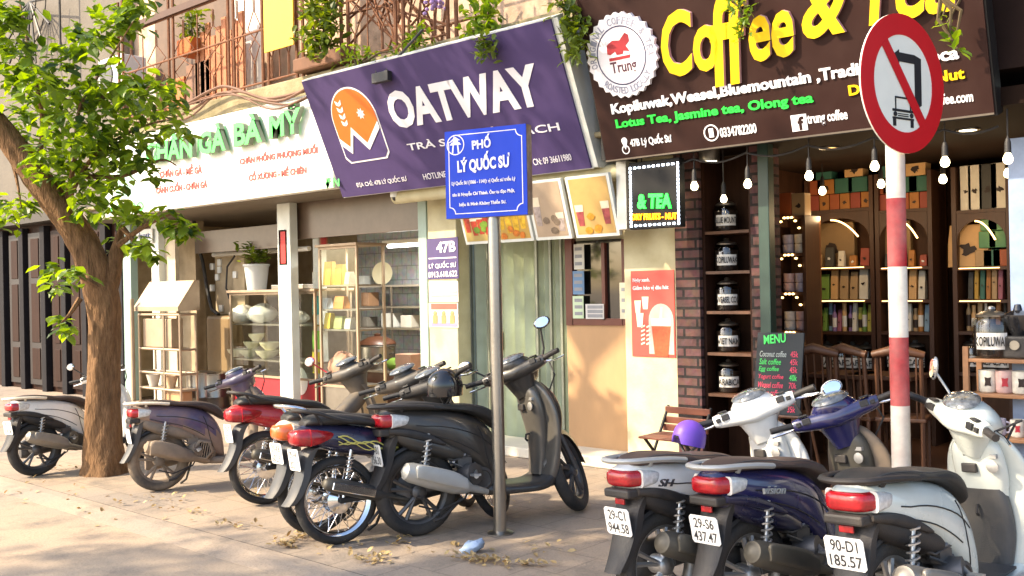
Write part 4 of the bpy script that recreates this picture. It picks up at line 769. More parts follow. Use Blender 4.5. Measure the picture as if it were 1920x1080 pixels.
for u, v, s in ((222, 345, 1), (236, 330, 1.4), (248, 350, 1.1), (262, 362, .8), (508, 340, .6), (523, 333, .8), (538, 336, .6), (555, 333, .7)):
    c = f.px(u, v); s *= .17; b.prism([(c[0]-s*.35, c[1]-s*1.3), (c[0]-s*.5, c[1]), (c[0], c[1]+s*1.3), (c[0]+s*.5, c[1]), (c[0]+s*.3, c[1]-s*1.3)], f, .001, .003)
b.build('printed_leaves', mat('sign_mint', '9cc4b4', .5, var=.1), o)
# purple sign, leaning out at the top
BL, BR = Vector((-8.66, 7.0, 2.70)), Vector((-5.22, 7.0, 2.70)); UPV = Vector((0, -.53, 1.21)); fr = Fr(BL, (1, 0, 0), UPV); PW, PH = 3.44, UPV.length
o = thing('purple_shop_sign', 'big purple tilted sign with orange arch logo and white letters above the kiosk', 'sign', tuple(BL))
b = MB(); b.prism([(0, 0), (PW, 0), (PW, PH), (0, PH)], fr, 0, .02); b.build('face', PURP, o)
b = MB(); e = .012
b.prism([(-e, -e), (PW+e, -e), (PW+e, PH+e), (-e, PH+e)], fr, -.16, -.001); b.build('box_frame', EDGE, o)
b = MB(); y1 = 7.4; A = fr.P(PW+.014, 0, 0); B = fr.P(PW+.014, PH, 0)
b.rings([[Vector((A.x+dx, A.y, A.z)), Vector((B.x+dx, B.y, B.z)), Vector((B.x+dx, B.y+.42, B.z+.02)), Vector((A.x+dx, A.y+.3, A.z))] for dx in (0, .05)]); b.build('side_panel', EDGE, o)
F2 = Fr(fr.P(0, 0, .02), fr.x, fr.y)
fit('OATWAY', LETW, o, F2, (741, 243), (1023, 197), (737, 170), bold=.04, depth=.004)
for ch, u0, u1, vb0, vb1, vt in () and (('O', 737, 787, 243, 235, 172), ('A', 793, 832, 237, 226, 160), ('T', 817, 867, 227, 222, 157), ('W', 860, 936, 225, 212, 143), ('A', 945, 985, 211, 205, 134), ('Y', 968, 1020, 207, 196, 126)):
    a = F2.px((u0+u1)/2, (vb0+vb1)/2); tl = F2.px((u0+u1)/2-12, vt+6); w = F2.px(u1+6, vb1)[0]-F2.px(u0+8, vb0)[0]
    text(ch, LETW, o, F2, F2.px(u0+12, vb0)[0], .54, w*.93, .345, .02, .001, bold=.05)
fit('TRÀ SỮA YẾN MẠCH', LETW, o, F2, (768, 286), (1052, 248), (764, 262), bold=.01); fit('ĐỊA CHỈ: 47B LÝ QUỐC SƯ', LETW, o, F2, (671, 353), (765, 341), (668, 339)); fit('HOTLINE: 0936 611 980', LETW, o, F2, (796, 337), (905, 323), (793, 326)); fit('CN: 09 36611980', LETW, o, F2, (1002, 310), (1073, 300), (999, 298))
# logo: arch with two peaks
c0 = F2.px(652, 306); c1 = F2.px(734, 294); lw = c1[0]-c0[0]; lx = c0[0]; ly = c0[1]-.01; lh = F2.px(660, 160)[1]-ly
def arch(i): 
    r = lw/2-i; P_ = [(lx+i+.06, ly+i), (lx+lw-i-.06, ly+i), (lx+lw-i, ly+i+.06)]
    P_ += [(lx+lw/2+r*math.cos(math.pi*k/20), ly+lh-lw/2+r*math.sin(math.pi*k/20)) for k in range(21)]; P_ += [(lx+i, ly+i+.06)]; return P_
lg = MB(); lg.prism(arch(0), F2, .001, .004); lg = lg.build('logo', LETW, o)
b = MB(); b.prism(arch(.018), F2, .0045, .007); b.build('logo_field', PURPD, lg)
zz_ = [(0, .36), (.2, .22), (.36, .48), (.62, .24), (1, .50)]
A_ = arch(.018); xl, xr = lx+.018, lx+lw-.018; ytop = [p for p in A_ if p[1] > ly+.3*lh]
b = MB(); zg = [(lerp(xl, xr, a_), ly+lh*c_) for a_, c_ in zz_]; topc = [(lx+lw/2+(lw/2-.018)*math.cos(math.pi*k/20), ly+lh-lw/2+(lw/2-.018)*math.sin(math.pi*k/20)) for k in range(21)]
b.prism(zg+topc, F2, .0075, .010); b.build('logo_peak_field', ORNG, lg)
b = MB(); dz = .075
for p, q in zip(zg[:-1], zg[1:]): b.prism([(p[0], p[1]-dz), (q[0], q[1]-dz), q, p], F2, .0105, .013)
cx, cy = lx+lw*.68, ly+lh*.63; b.prism([(cx+(.062 if k % 2 else .034)*math.cos(k*math.pi/8), cy+(.062 if k % 2 else .034)*math.sin(k*math.pi/8)) for k in range(16)], F2, .0105, .013)
for k in range(4):
    for sg in (-1, 1):
        px_, py_ = lx+lw*.27, ly+lh*(.50+.09*k); a = rad(90-sg*35)
        b.prism([(px_+math.cos(a)*t+math.cos(a+1.57)*w, py_+math.sin(a)*t+math.sin(a+1.57)*w) for t, w in ((.005, 0), (.04, .02), (.085, 0), (.04, -.02))], F2, .0105, .013)
b.build('logo_drawing', LETW, lg)
b = MB(); p = fr.P(*F2.px(720, 140)); b.cbox(p+Vector((0, -.05, -.04)), (.24, .06, .1), None); b.tube([p+Vector((0, -.03, 0)), p+Vector((.5, .05, .36))], .014, 6); b.tube([p+Vector((-.1, -.03, 0)), p+Vector((-.1, -.04, .14))], .01, 6); b.tube([p+Vector((.06, -.03, 0)), p+Vector((.06, -.04, .14))], .01, 6)
tag(b.build('sign_spotlight', BLK, bevel=.01), 'small black spotlight on an arm clamped at the top of the purple sign', 'spotlight')
# brown coffee sign
BL = Vector((-4.98, 6.9, 2.72)); UPV = Vector((0, -.36, 1.22)); fr = Fr(BL, (1, 0, 0), UPV); PW, PH = 3.10, 1.62
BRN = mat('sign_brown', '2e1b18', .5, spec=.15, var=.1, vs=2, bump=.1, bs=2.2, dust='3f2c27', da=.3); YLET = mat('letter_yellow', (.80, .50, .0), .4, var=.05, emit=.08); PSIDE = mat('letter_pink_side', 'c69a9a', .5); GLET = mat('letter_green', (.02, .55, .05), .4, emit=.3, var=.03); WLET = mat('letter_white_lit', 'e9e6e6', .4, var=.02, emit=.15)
o = thing('brown_coffee_sign', 'large dark brown tilted coffee sign with raised yellow script and a round badge', 'sign', tuple(BL))
b = MB(); b.prism([(0, 0), (PW, 0), (PW, PH), (0, PH)], fr, 0, .02); b.build('face', BRN, o)
b = MB(); b.prism([(-.02, -.012), (PW+.012, -.012), (PW+.012, PH), (-.02, PH)], fr, -.14, -.001); b.box((BL.x-.1, 6.95, 2.74), (BL.x-.03, 7.4, 4.2)); b.build('box_frame', DKSTEEL, o)
b = MB(); b.prism([(0, .0), (PW, .0), (PW, .012), (0, .012)], fr, .0205, .028); b.build('bottom_trim', STEEL, o)
F2 = Fr(fr.P(0, 0, .02), fr.x, fr.y)
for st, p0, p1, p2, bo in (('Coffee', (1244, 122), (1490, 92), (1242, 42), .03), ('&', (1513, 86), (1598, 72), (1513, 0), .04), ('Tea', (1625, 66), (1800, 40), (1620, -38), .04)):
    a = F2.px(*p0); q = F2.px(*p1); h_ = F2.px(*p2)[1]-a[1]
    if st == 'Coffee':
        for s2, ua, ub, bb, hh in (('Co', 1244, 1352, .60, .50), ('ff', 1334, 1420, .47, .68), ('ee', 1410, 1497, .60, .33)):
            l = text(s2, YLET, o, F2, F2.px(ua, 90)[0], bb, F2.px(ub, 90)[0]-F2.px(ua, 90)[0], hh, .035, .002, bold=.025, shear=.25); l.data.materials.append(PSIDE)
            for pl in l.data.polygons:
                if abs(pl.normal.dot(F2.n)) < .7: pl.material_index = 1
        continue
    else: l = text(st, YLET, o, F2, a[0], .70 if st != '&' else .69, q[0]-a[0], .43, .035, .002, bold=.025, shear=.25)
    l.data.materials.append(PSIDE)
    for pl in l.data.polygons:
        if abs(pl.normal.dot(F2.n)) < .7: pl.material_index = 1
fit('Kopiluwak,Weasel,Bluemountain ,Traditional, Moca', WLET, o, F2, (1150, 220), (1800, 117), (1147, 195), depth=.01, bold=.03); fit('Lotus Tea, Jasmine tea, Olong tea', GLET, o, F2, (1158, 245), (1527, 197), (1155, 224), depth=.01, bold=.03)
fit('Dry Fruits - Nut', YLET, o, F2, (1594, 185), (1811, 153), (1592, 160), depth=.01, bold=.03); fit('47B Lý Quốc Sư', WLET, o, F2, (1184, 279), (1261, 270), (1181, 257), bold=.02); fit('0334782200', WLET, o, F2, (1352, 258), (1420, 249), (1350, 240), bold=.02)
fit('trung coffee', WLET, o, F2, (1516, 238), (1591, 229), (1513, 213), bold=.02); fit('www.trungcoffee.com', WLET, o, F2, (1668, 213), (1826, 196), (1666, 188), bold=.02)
def disc(mb, c, r0, r1, t0, t1, n=40, wob=0):
    P1 = [(c[0]+(r1+wob*(k % 2))*math.cos(2*math.pi*k/n), c[1]+(r1+wob*(k % 2))*math.sin(2*math.pi*k/n)) for k in range(n)]
    if r0 <= 0: return mb.prism(P1, F2, t0, t1)
    P0 = [(c[0]+r0*math.cos(2*math.pi*k/n), c[1]+r0*math.sin(2*math.pi*k/n)) for k in range(n)]
    return mb.rings([[F2.P(*p, t0) for p in P0], [F2.P(*p, t1) for p in P0], [F2.P(*p, t1) for p in P1], [F2.P(*p, t0) for p in P1]], closed=True)
c = F2.px(1169, 103); br = .345
b = MB(); disc(b, c, 0, br, .0, .035, 56, -.022); bd = b.build('badge', LETW, o)
b = MB(); disc(b, c, br*.66, br*.69, .0355, .037); b.build('badge_ring', mat('badge_navy', '38385e', .5), bd)
BT = mat('badge_print_grey', '8f93a8', .5); BRD = mat('badge_red', '9b2430', .5)
def arctext(st, r, a0, a1, h, flip=False):
    n = len(st)
    for k, ch in enumerate(st):
        if ch == ' ': continue
        a = lerp(a0, a1, k/(n-1)); x = Vector((math.sin(a), -math.cos(a))) if not flip else Vector((-math.sin(a), math.cos(a)))
        y = Vector((math.cos(a), math.sin(a)))*(1 if not flip else -1); ce = Vector(c)+Vector((math.cos(a), math.sin(a)))*r
        fx = Fr(F2.P(ce.x, ce.y, .036), F2.x*x.x+F2.y*x.y, F2.x*y.x+F2.y*y.x if False else F2.x*y.x+F2.y*y.y)
        text(ch, BT, bd, fx, -h*.32, -h*.5, h*.64, h, .002, .0, bold=.01)
arctext('ORIGINAL COFFEE & TEA', br*.81, rad(190), rad(-5), .06); arctext('ROASTED LOCALLY', br*.81, rad(228), rad(322), .055, True)
b = MB(); w = [(-.13, .03), (-.12, .10), (-.06, .13), (.01, .12), (.07, .17), (.10, .15), (.10, .10), (.06, .07), (.09, .02), (.03, .035), (.02, .01), (-.04, .01), (-.05, .04), (-.10, .02)]
b.prism([(c[0]+x, c[1]+y) for x, y in w], F2, .0355, .038); b.prism([(c[0]-.12, c[1]-.03), (c[0]+.08, c[1]-.03), (c[0]+.09, c[1]-.005), (c[0]-.12, c[1]-.005)], F2, .0355, .038); b.build('badge_animal', BRD, bd)
text('Trung', mat('badge_purple', '4a2338', .5), bd, F2, c[0]-.12, c[1]-.16, .25, .12, .002, .0355, bold=.02)
b = MB(); q = F2.px(1171, 264); b.prism([(q[0]+.028*math.cos(rad(-30+a)), q[1]+.028*math.sin(rad(-30+a))) for a in range(0, 241, 24)]+[(q[0], q[1]-.075)], F2, .002, .006); disc(b, (q[0], q[1]-.075), .03, .038, .002, .005, 20); b.build('pin_icon', WLET, o)
b = MB(); q = F2.px(1334, 249); disc(b, q, .056, .066, .002, .006, 28); b.prism([(q[0]-.02, q[1]-.035), (q[0]+.02, q[1]-.035), (q[0]+.02, q[1]+.035), (q[0]-.02, q[1]+.035)], F2, .002, .006); b.build('phone_icon', WLET, o)
b = MB(); q = F2.px(1499, 230); b.prism([(q[0]-.06, q[1]-.06), (q[0]+.06, q[1]-.06), (q[0]+.06, q[1]+.06), (q[0]-.06, q[1]+.06)], F2, .002, .006); ic = b.build('square_icon', WLET, o); text('f', BRN, ic, F2, q[0]-.012, q[1]-.055, .05, .10, .002, .0062, bold=.04)
# small lit sign, number plates, posters, menu light boxes
o = thing('led_sign', 'small black lit sign with green and orange words and a dotted white light border', 'sign', tuple(F(1228, 430, 6.95)))
YL = 6.95; b = MB(); wb(b, 1180, 300, 1275, 428, YL, .08); b.build('case', mat('matt_black_case', (.012,.012,.013), .6, spec=.2), o, bevel=.005)
b = MB(); b.box((ux(1160, 7.05), 7.05, vz(1167, 430, 7.05)), (ux(1178, 7.05), 7.3, vz(1167, 302, 7.05))); b.build('bracket', SILV, o)
f = FP(YL); LEDB = mat('led_white', (.75, .85, 1), .5, var=0, emit=4); LEDG = mat('led_green', (.02, .9, .05), .5, var=0, emit=1.2); LEDO = mat('led_orange', (1, .34, .0), .5, var=0, emit=1.2)
b = MB(); a, q = f.px(1184, 424), f.px(1271, 306)
N = 15
for k in range(N+1):
    for x in (a[0], q[0]): z = lerp(a[1], q[1], k/N); b.cbox(f.P(x, z, .004), (.016, .006, .022))
for k in range(1, 10):
    for z in (a[1], q[1]): b.cbox(f.P(lerp(a[0], q[0], k/10), z, .004), (.022, .006, .016))
b.build('border_lights', LEDB, o)
fit('& TEA', LEDG, o, f, (1196, 392), (1260, 391), (1196, 364), bold=.05, depth=.01); fit('DRY FRUITS - NUT', LEDO, o, f, (1186, 413), (1270, 411), (1186, 401), bold=.03, depth=.01)
YP = 7.43; f = FP(YP)
o = thing('house_number_sign', 'dark purple house number plate reading 47B on the cream pillar', 'sign', tuple(F(831, 524, YP)))
b = MB(); wb(b, 801, 446, 859, 523, YP-.0, .008); b.build('panel', PURPD, o)
fit('47B', LETW, o, f, (819, 475), (855, 472), (819, 454), bold=.03); fit('LÝ QUỐC SƯ', LETW, o, f, (805, 505), (856, 502), (805, 491), bold=.02); fit('0913.618.622', LETW, o, f, (804, 521), (858, 518), (804, 510), bold=.02)
b = MB(); a = f.px(804, 486); q = f.px(856, 484); b.prism([(a[0], a[1]), (q[0], a[1]), (q[0], a[1]+.012), (a[0], a[1]+.012)], f, .001, .004); b.build('rule', LETW, o)
for lb, v0, v1, cols in (('pale pink notice stuck under the house number plate on the cream pillar', 528, 566, (('b9a9a9', 545, 549), ('a99a9a', 553, 556))), ('white sticker with a red header and little figures low on the cream pillar', 568, 614, (('c65a4c', 569, 580), ('d98a5a', 586, 602), ('8a86b0', 605, 612)))):
    b = MB(); wb(b, 804, v0, 859, v1, YP, .006); o = tag(b.build('sticker', mat('sticker_pale', 'd9cdc4', .5)), lb, 'sticker')
    for i, (c_, a_, z_) in enumerate(cols):
        b = MB()
        if z_-a_ > 12:
            for k in range(3): uu = 812+k*16; p = F(uu+4, (a_+z_)/2, YP-.002); b.ball(p+ZZ*.035, (.03, .004, .03), 10, 6); b.cbox(p-ZZ*.03, (.07, .005, .09))
        else: wb(b, 808, a_, 856, z_, YP-.004, .003)
        b.build('print', mat('print_'+c_, c_, .5), o)
o = thing('red_poster', 'coral red drinks poster with a big cup and arrow marks on the cream pillar', 'poster', tuple(F(1224, 670, YP)))
b = MB(); wb(b, 1184, 507, 1265, 669, YP, .006); b.build('sheet', mat('poster_red', 'cf4a40', .4, var=.05), o)
PPINK = mat('poster_pink', 'e2aaa0', .45); CRE = mat('poster_cream', 'e6ddc4', .45); TEAC = mat('poster_tea', 'c0512c', .4, var=.3, vs=30)
fit('Ngày xanh.', LETW, o, f, (1187, 531), (1219, 530), (1187, 522), bold=.02); fit('Giảm béo vị dâu hút', LETW, o, f, (1187, 546), (1254, 544), (1187, 536), bold=.02)
q = f.px(1240, 622); b = MB(); b.prism([(q[0]-.13, q[1]-.2), (q[0]+.13, q[1]-.2)]+[(q[0]+.13*math.cos(math.pi*k/12), q[1]+.1+.15*math.sin(math.pi*k/12)) for k in range(13)], f, .001, .002); b.build('pink_arch', PPINK, o)
b = MB(); b.prism([(q[0]-.07, q[1]-.22), (q[0]+.07, q[1]-.22), (q[0]+.10, q[1]+.05), (q[0]-.10, q[1]+.05)], f, .0025, .004); cp = b.build('cup_print', TEAC, o)
b = MB(); b.prism([(q[0]-.10, q[1]+.05), (q[0]+.10, q[1]+.05), (q[0]+.105, q[1]+.12), (q[0]-.105, q[1]+.12)], f, .0025, .004); b.prism([(q[0]-.015, q[1]+.121), (q[0]+.015, q[1]+.121), (q[0]+.02, q[1]+.22), (q[0], q[1]+.22)], f, .0025, .004); b.build('lid_print', CRE, cp)
b = MB()
for (u, v, s) in ((1196, 575, .8), (1210, 568, .8), (1200, 600, .9)): q2 = f.px(u, v); b.prism([(q2[0]-.03*s, q2[1]-.07*s), (q2[0]+.03*s, q2[1]-.07*s), (q2[0]+.045*s, q2[1]+.07*s), (q2[0]-.045*s, q2[1]+.07*s)], f, .001, .003)
for k in range(5):
    for u in (1206, 1216): q2 = f.px(u, 615+k*8); b.prism([(q2[0]-.02, q2[1]), (q2[0]+.02, q2[1]+.015), (q2[0]+.02, q2[1]+.03), (q2[0]-.02, q2[1]+.015)], f, .001, .003)
b.build('small_prints', CRE, o)
YM = 7.12; MB0 = F(870, 457, YM); fm = Fr((0, YM, vz(1120, 444, YM)), (1, 0, 0), (0, -.30, 1)); mcol = ('b09a5c', 'b8954e', 'a8947e', 'b8985e')
for k, (ua, ub) in enumerate(((872, 930), (934, 1000), (1006, 1072), (1082, 1163))):
    xa_, xb_ = fm.px(ua, 450)[0], fm.px(ub, 444)[0]; o = thing('menu_light_box', f'tilted menu box with a {("green and red", "yellow", "beige", "amber")[k]} photo, {orn[k]} from left under the purple sign', 'menu board', tuple(fm.P(xa_, 0)), 'row of menu boxes under the purple sign')
    b = MB(); b.prism([(xa_, 0), (xb_, 0), (xb_, .56), (xa_, .56)], fm, -.04, 0); b.build('frame', EDGE, o)
    b = MB(); b.prism([(xa_+.03, .03), (xb_-.03, .03), (xb_-.03, .54), (xa_+.03, .54)], fm, .001, .003); ph = b.build('picture', mat('menu_'+mcol[k], mcol[k], .35, var=.12, vs=5), o)
    rr = random.Random(k); w = xb_-xa_; md = mat(f'menu_drink_{k}', ('b5402c', 'dcb030', 'a89a94', '9c4a4c')[k], .4, var=.5, vs=18); mf_ = mat(f'menu_fruit_{k}', ('6d8f2e', 'c9752a', '7a6a5a', 'c08a2c')[k], .4, var=.4, vs=25); mc_ = mat(f'menu_cream_{k}', 'd9ccb4', .4, var=.15, vs=15)
    nd = 4 if k < 2 else 2
    for j in range(nd):
        x = xa_+w*(.2+.6*j/(nd-1)); h_ = rr.uniform(.16, .26); y0 = rr.uniform(.07, .14); b = MB(); b.prism([(x-.03, y0), (x+.03, y0), (x+.045, y0+h_), (x-.045, y0+h_)], fm, .0035, .005); dp_ = b.build('drink_print', md, ph)
        b = MB(); b.prism([(x-.043, y0+h_*.72), (x+.043, y0+h_*.72), (x+.047, y0+h_*1.06), (x-.047, y0+h_*1.06)], fm, .0052, .0062); b.build('foam_print', mc_, dp_)
    for j in range(4): x = xa_+w*rr.uniform(.15, .8); y0 = rr.uniform(.06, .2); b = MB(); b.prism([(x+.045*math.cos(a*.7854)*rr.uniform(.7, 1.1), y0+.035*math.sin(a*.7854)) for a in range(8)], fm, .0064+.0006*j, .007+.0006*j); b.build('fruit_print', mf_, ph)
p = F(741, 370, 7.1); o = thing('security_camera', 'small white dome camera fixed under the left end of the purple sign', 'camera', tuple(p)); b = MB(); b.lathe([(.05, .06), (.055, .02), (.05, 0)], p, ZZ, 16); b.tube([p+ZZ*.05, p+Vector((.02, .02, .25))], .02, 8); b.build('housing', SWHITE, o, smooth=True); b = MB(); b.ball(p-ZZ*.005, (.035, .035, .035)); b.build('lens_dome', BLKG, o, smooth=True)
# ------------------------------------------------------------------ poles in the foreground
base = G(938, 1000); r_ = Vector((.968, .25, 0)); fs = Fr(base, r_, ZZ)
o = thing('street_name_sign', 'blue enamel street name plate on a tall stainless pole by the grey scooter', 'street sign', tuple(base))
ztop = 2.84; b = MB(); b.lathe([(.043, 0), (.043, ztop-.12), (.003, ztop-.1)], base, ZZ, 20, cap=False); b.lathe([(.09, 0), (.09, .008), (.045, .02)], base, ZZ, 20); b.build('pole', PIPE, o, smooth=True)
BLU = mat('enamel_blue', (.004,.045,.52), .45, var=.04, vs=3, spec=.25); RSTP = mat('rusty_grey_edge', '9a8c7c', .6, var=.4, vs=25, dust='6b3f24', da=.8)
f0 = Fr(fs.P(0, 0, .052), r_, ZZ); a = f0.px(838, 411); q = f0.px(990, 402); t = f0.px(833, 248)
pw0, pw1, pz0, pz1 = a[0]-.0, q[0], (a[1]+q[1])/2, t[1]
b = MB(); b.prism([(pw0, pz0), (pw1, pz0), (pw1, pz1), (pw0, pz1)], f0, -.075, -.001); b.build('back_box', RSTP, o)
b = MB(); b.prism([(pw0, pz0), (pw1, pz0), (pw1, pz1), (pw0, pz1)], f0, 0, .008); pn = b.build('panel', BLU, o)
f0 = Fr(f0.P(0, 0, .008), r_, ZZ)
b = MB(); m_ = .028; k_ = .045; P_ = []
x0, x1, y0, y1 = pw0+m_, pw1-m_, pz0+m_, pz1-m_
for cx, cy, a0 in ((x0, y0, 90), (x1, y0, 180), (x1, y1, 270), (x0, y1, 0)):
    for s in range(6): aa = rad(a0-s*18); P_.append((cx+k_*math.cos(aa), cy+k_*math.sin(aa)))
n = len(P_); cen = ((x0+x1)/2, (y0+y1)/2)
inn = [(p[0]+(cen[0]-p[0])*.022, p[1]+(cen[1]-p[1])*.02) for p in P_]
for i in range(n): j = (i+1) % n; b.prism([P_[i], P_[j], inn[j], inn[i]], f0, .0005, .0015)
b.build('border_line', LETW, pn)
fit('PHỐ', LETW, pn, f0, (886, 281), (921, 276), (886, 255), bold=.03); fit('LÝ QUỐC SƯ', LETW, pn, f0, (859, 328), (957, 317), (858, 290), bold=.04)
fit('Lý Quốc Sư (1066 - 1141): vị Quốc sư triều Lý', LETW, pn, f0, (848, 350), (967, 340), (848, 339), bold=.02); fit('tên là Nguyễn Chí Thành. Ông tu đạo Phật,', LETW, pn, f0, (849, 371), (966, 362), (849, 361), bold=.02); fit('hiệu là Minh Không Thiền Sư.', LETW, pn, f0, (862, 389), (950, 383), (862, 379), bold=.02)
q = f0.px(854, 272); b = MB()
def disc2(mb, f, c, r0, r1, t0, t1, n=32):
    mb.rings([[f.P(c[0]+r*math.cos(2*math.pi*k/n), c[1]+r*math.sin(2*math.pi*k/n), t) for k in range(n)] for r, t in ((r0, t0), (r0, t1), (r1, t1), (r1, t0))], closed=True)
disc2(b, f0, q, .062, .069, .0005, .0016)
for pts in ([(-.03, -.055), (-.018, -.055), (-.012, 0), (-.022, 0)], [(.03, -.055), (.018, -.055), (.012, 0), (.022, 0)], [(-.045, 0), (.045, 0), (.03, .018), (-.03, .018)], [(-.038, .03), (.038, .03), (.0, .055)], [(-.02, .018), (.02, .018), (.02, .03), (-.02, .03)]): b.prism([(q[0]+x, q[1]+y) for x, y in pts], f0, .0005, .0015)
b.build('emblem', LETW, pn)
# no left turn sign
pd = D(1690, 870, 4.94); base = Vector((pd.x, pd.y, 0)); o = thing('no_turn_sign', 'round no left turn for trucks sign on a red and white striped pole', 'traffic sign', tuple(base))
WPOL = mat('pole_white', 'd9d4c8', .5, var=.1, vs=30, dust='a5745f', da=.5); RPOL = mat('pole_red', 'a3121f', .5, var=.25, vs=40, dust='d2b9ae', da=.3)
zs = [0, .13]; vs_ = [856, 762, 632, 500, 372, 280]; zs = [0]+[D(1690, v, 4.94).z for v in (760, 632, 500, 372)]+[2.86]
for k in range(5):
    b = MB(); b.lathe([(.046, zs[k]), (.046, zs[k+1])], base, ZZ, 20); b.build('pole_band', (WPOL, RPOL)[k % 2], o, smooth=True)
dn = Vector((.971, -.238, 0)); dx_ = Vector((.238, .971, 0)); fd_ = Fr(base+dn*.06, dx_, ZZ); c = fd_.px(1694, 157); RD = abs(fd_.px(1694, 27)[1]-c[1])
def dsc(mb, r0, r1, t0, t1, n=56):
    if r0 == 0: return mb.prism([(c[0]+r1*math.cos(2*math.pi*k/n), c[1]+r1*math.sin(2*math.pi*k/n)) for k in range(n)], fd_, t0, t1)
    disc2(mb, fd_, c, r0, r1, t0, t1, n)
TRED = mat('traffic_red', 'c0141f', .35, var=.05, coat=.3); TWH = mat('traffic_white', 'e0e5dc', .4, var=.05); TBK = mat('traffic_black', '17171b', .5)
b = MB(); dsc(b, 0, RD, -.008, 0); ds_ = b.build('disc', TWH, o)
b = MB(); dsc(b, RD*.70, RD*1.0, .0005, .003)
d1 = Vector((-.5, .62)).normalized(); pd_ = Vector((-d1.y, d1.x)); L_ = RD*.705; w_ = RD*.085
b.prism([(c[0]+d1.x*L_*s+pd_.x*w_*t, c[1]+d1.y*L_*s+pd_.y*w_*t) for s, t in ((-1, -1), (1, -1), (1, 1), (-1, 1))], fd_, .0032, .005); b.build('red_ring', TRED, ds_)
b = MB(); sc = RD
for pts in ([(.27, -.36), (.43, -.28), (.43, .40), (.27, .44)], [(-.10, .31), (.269, .31), (.269, .44), (-.10, .44)], [(-.28, .375), (-.101, .27), (-.101, .48)]): b.prism([(c[0]+x*sc, c[1]+y*sc) for x, y in pts[:4]], fd_, .0005, .0028)
b.build('arrow', TBK, ds_)
b = MB()
def rectl(x0, y0, x1, y1): b.prism([(c[0]+x*sc, c[1]+y*sc) for x, y in ((x0, y0), (x1, y0), (x1, y1), (x0, y1))], fd_, .0005, .0028)
X0, X1 = -.27, .22; yb = -.62
rectl(X0, yb, X0+.07, yb+.10); rectl(X1-.07, yb, X1, yb+.10); rectl(X0-.01, yb+.101, X1+.01, yb+.13); rectl(X0+.12, yb+.145, X1-.12, yb+.16); rectl(X0+.12, yb+.175, X1-.12, yb+.187); rectl(X0-.01, yb+.21, X1+.01, yb+.245); rectl(X0+.055, yb+.246, X0+.08, yb+.40); rectl(X1-.08, yb+.246, X1-.055, yb+.40); rectl(X0+.055, yb+.401, X1-.055, yb+.425); b.prism([(c[0]+sc*(X0+.05+.045*math.cos(k*.7854)), c[1]+sc*(yb+.17+.036*math.sin(k*.7854))) for k in range(8)], fd_, .003, .0045); b.prism([(c[0]+sc*(X1-.05+.045*math.cos(k*.7854)), c[1]+sc*(yb+.17+.036*math.sin(k*.7854))) for k in range(8)], fd_, .003, .0045); b.build('truck_symbol', TBK, ds_)
# ------------------------------------------------------------------ furniture on the right
p = G(1455, 905); YB_ = 6.75; f = Fr((0, YB_, 0), (1, .10, 0), (0, .22, 1)); f.o = Vector((ux(1457, YB_), YB_, .12))
o = thing('menu_easel', 'black chalkboard menu with green and red chalk lines on a wooden easel', 'menu board', (f.o.x, YB_, 0))
a, q = f.px(1411, 775), f.px(1508, 624); CHB = mat('chalkboard', '22272a', .7, var=.12)
b = MB(); b.prism([(a[0], a[1]), (q[0], a[1]), (q[0], q[1]), (a[0], q[1])], f, -.02, 0); bd = b.build('board', CHB, o, bevel=.004)
b = MB()
for xs_ in (a[0]+.06, q[0]-.06): b.tube([f.P(xs_, a[1]+.3, -.03), f.P(xs_*1.15, -.12+.001, -.03)], .014, 6); b.tube([f.P(xs_, q[1]-.2, -.03), Vector((f.P(xs_, 0).x, YB_+.65, .0))], .012, 6)
b.tube([f.P(a[0]-.02, a[1]-.012, .02), f.P(q[0]+.02, a[1]-.012, .02)], .012, 6); b.build('easel', MIDBR, o)
CG = mat('chalk_green', '46c05a', .7, emit=.15); CRD = mat('chalk_red', 'd0405a', .7, emit=.1); CWT = mat('chalk_white', 'a9b0aa', .7)
fit('MENU', CG, bd, f, (1433, 646), (1474, 642), (1433, 629), bold=.02)
for i, (st, pr, m1, m2) in enumerate((('Coconut coffee', '45k', CWT, CRD), ('Salt coffee', '45k', CG, CRD), ('Egg coffee', '45k', CG, CRD), ('Yogurt coffee', '40k', CRD, CG), ('Weasel coffee', '70k', CRD, CRD), ('Mocha coffee', '65k', CRD, CRD), ('Milk coffee', '35k', CG, CRD), ('Hot cacao', '35k', CG, CRD))):
    y = lerp(f.px(1440, 658)[1], a[1]+.05, i/7.3); h_ = .045; w = q[0]-a[0]
    text(st, m1, bd, f, a[0]+w*.08, y-h_, w*(.035*len(st)+.08), h_, .002, .001, shear=.2); text(pr, m2, bd, f, a[0]+w*.74, y-h_, w*.16, h_, .002, .001)
def chair(x, y, yaw, name, label, grp, m=MIDBR, h=.9, spindles=5):
    o = thing(name, label, 'chair', (x, y, .06), grp, (0, 0, yaw), local=True)
    b = MB(); b.cbox((0, 0, .44), (.40, .40, .035)); b.build('seat', m, o, bevel=.01)
    for sx in (-.17, .17):
        b = MB(); b.tube([(sx, .17, 0), (sx, .17, .43)], .018, 6); b.build('leg', m, o)
        b = MB(); b.tube([(sx, -.18, 0), (sx, -.18, .46), (sx*1.02, -.24, h)], .018, 6); b.build('leg', m, o)
    b = MB(); b.tube([(-.2, -.24, h-.02), (0, -.27, h+.03), (.2, -.24, h-.02)], [.03, .045, .03], 8); 
    for k in range(spindles): xx = lerp(-.13, .13, k/(spindles-1)); b.tube([(xx, -.19, .46), (xx*1.05, -.25, h-.01)], .008, 5)
    b.build('backrest', m, o, smooth=True); return o
